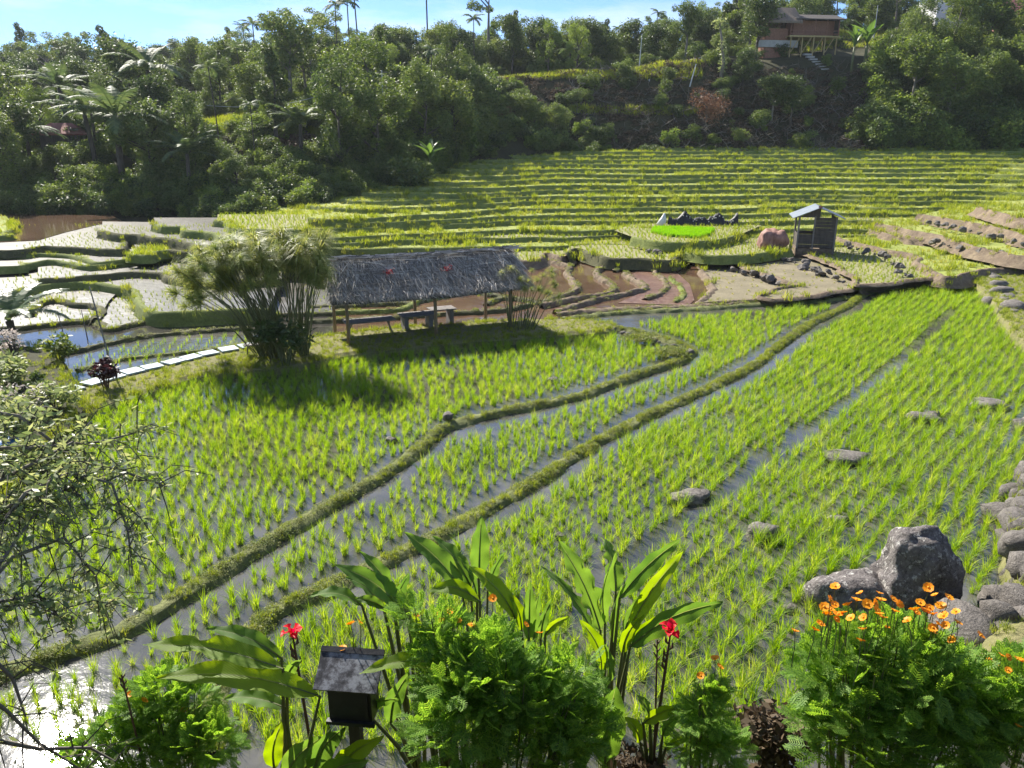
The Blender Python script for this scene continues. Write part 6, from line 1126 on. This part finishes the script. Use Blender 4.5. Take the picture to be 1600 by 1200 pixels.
# ---------------------------------------------------------------- left: overhanging shrub branches, bank shrubs
def limb_shrub(label, limbs, nt_, nl, ls, seed, mat='shrub', name='overhanging_shrub'):
    r = random.Random(seed); P3 = [[atd(px_, py_, Y) for px_, py_, Y in lb] for lb in limbs]; x, y = P3[0][0].x, P3[0][0].y; org = Vector((x, y, ground(x, y))); e = empty(name, org, 0, label, 'shrub'); C = []
    b0 = P3[0][0] - org; b = MB(); b.tube([(0, 0, -.1), b0 * .5, b0], [.05, .045, .035], 7, False); b.build('trunk', M['bark'], e, True)
    for lb in P3:
        p = [q - org for q in lb]; dense = [p[i].lerp(p[i + 1], t / 6) for i in range(len(p) - 1) for t in range(6)] + [p[-1]]; m = len(dense); b = MB(); b.tube(dense, [.009 * (1 - .8 * i / m) + .002 for i in range(m)], 6, False); br = b.build('branch', M['bark_pale'], e, True)
        tb = MB()
        for k in range(nt_):
            i = r.randrange(int(m * .1), m); s = dense[i]; d = Vector((r.gauss(.15, .6), r.gauss(0, .6), r.gauss(-.15, .55))); l = r.uniform(.10, .34); q1 = s + d.normalized() * l * .5 + Vector((0, 0, .03)); q2 = s + d.normalized() * l + Vector((0, 0, -.05)); tb.tube([s, q1, q2], [.004, .003, .0015], 4, False)
            for j in range(nl): t = r.random(); C.append((s.lerp(q1, t * 2) if t < .5 else q1.lerp(q2, t * 2 - 1)) + Vector((r.gauss(0, .022), r.gauss(0, .022), r.gauss(0, .02))))
        tb.build('twigs', M['bark'], e)
    V, F = leaves_np(np.array([tuple(c) for c in C]), ls, .2, .36, seed); obj('foliage', np_mesh('foliage', V, F, M[mat]), e); return e
limb_shrub('grey-green shrub whose thin leafy branches hang over the near paddy', [[(-60, 1080, 2.9), (0, 880, 3.2), (60, 795, 3.4), (120, 752, 3.5)], [(-60, 900, 3.2), (40, 770, 3.3), (110, 738, 3.5), (175, 755, 3.6), (200, 830, 3.6), (208, 900, 3.6)], [(-40, 820, 3.2), (0, 800, 3.3), (100, 735, 3.5)], [(-60, 780, 3.3), (60, 720, 3.6), (115, 690, 3.8), (140, 660, 4.0)], [(-60, 960, 3.1), (20, 870, 3.3), (100, 840, 3.4), (150, 900, 3.5), (160, 960, 3.5)], [(-50, 700, 3.6), (40, 700, 3.7), (160, 690, 4.0), (240, 668, 4.2)], [(-60, 1000, 3.0), (0, 940, 3.1), (60, 930, 3.2), (110, 980, 3.3)], [(-40, 640, 3.8), (30, 650, 3.9), (120, 720, 3.9), (190, 735, 3.9), (260, 760, 3.9)]], 34, 12, .025, 11)
limb_shrub('thick dark branch with bare twigs arching over the glinting water', [[(-60, 1060, 2.7), (10, 1110, 2.8), (60, 1160, 2.9), (130, 1205, 3.0)], [(-40, 1150, 2.7), (60, 1170, 2.9), (140, 1168, 3.0), (180, 1190, 3.0)], [(-40, 1000, 2.8), (20, 1060, 2.9), (40, 1120, 2.9)]], 9, 3, .022, 12, 'shrub', 'arching_branch')
for k, (px_, py_, rad, h, mt, n, ls, lab) in enumerate([(20, 600, .9, 1.3, 'shrub', 900, .085, 'grey-green shrub below the tree fern'), (85, 640, .7, .9, 'shrub', 700, .07, 'leafy shrub at the start of the slab path'), (20, 690, 1.0, 1.3, 'shrub', 1000, .08, 'broad shrub spilling round the blue sheet'), (95, 560, .6, .9, 'tree_mid', 500, .09, 'small green shrub beside the pond strip'), (-60, 640, 1.2, 1.8, 'shrub', 1100, .09, 'tall shrub behind the blue sheet'), (75, 735, .6, .8, 'shrub', 500, .065, 'low yellowish shrub at the corner of the wide paddy'), (45, 655, .5, 1.2, 'paleleaf', 260, .05, 'shrub covered in pale fluffy blossom on the left bank'), (25, 560, .5, 1.25, 'paleleaf', 260, .06, 'pale blossoming shrub at the foot of the tree fern'), (58, 612, .35, .7, 'tree_dark', 260, .08, 'small dark clump in the path-side paddy')]):
    x, y = at(px_, py_, .42); leafy('shrub', (x, y, .35), mt, lab, 'shrub', n, rad, h, ls, 70 + k)
# withered plant and litter on the near bank
p = atd(1215, 1120, 3.6); leafy('withered_plant', (p.x, p.y, p.z - .45), 'deadleaf', 'withered brown plant with curled leaves beside the orange-flowered bush', 'plant', 1300, .26, .62, .026, 90, 'stem_red', .6)
p = atd(1000, 1185, 3.4); leafy('withered_plant', (p.x, p.y, p.z - .35), 'deadleaf', 'withered yellow-brown plant under the broad-leaved fan', 'plant', 700, .2, .4, .024, 91, 'stem_red', .5)
bk = []
for _ in range(1500):
    x, y = random.uniform(-5, 5), random.uniform(3.2, 7.6); bk.append((x, y, ground(x, y) + .02))
n = len(bk); scatter('near_bank_growth', bk, rng.uniform(0, 6.28, n), rng.uniform(.5, 1.1, n), GRASS + WEED, 'grass and weeds on the bank below the flower bushes', 'grass')

# ---------------------------------------------------------------- the light morning haze of the valley
hb_ = MB(); hb_.box((0, 165, 28), (520, 400, 66)); hz_ = hb_.build('haze', None); hz_.data.materials.clear()
m, nt, out = newmat('haze'); pv = N(nt, 'VolumePrincipled'); pv.inputs['Color'].default_value = (.86, .93, 1.0, 1); pv.inputs['Density'].default_value = 0.00016; pv.inputs['Anisotropy'].default_value = 0.35
nt.links.new(pv.outputs[0], out.inputs['Volume']); hz_.data.materials.append(m); tag(hz_, 'thin bluish morning haze filling the valley', 'haze', kind='stuff')
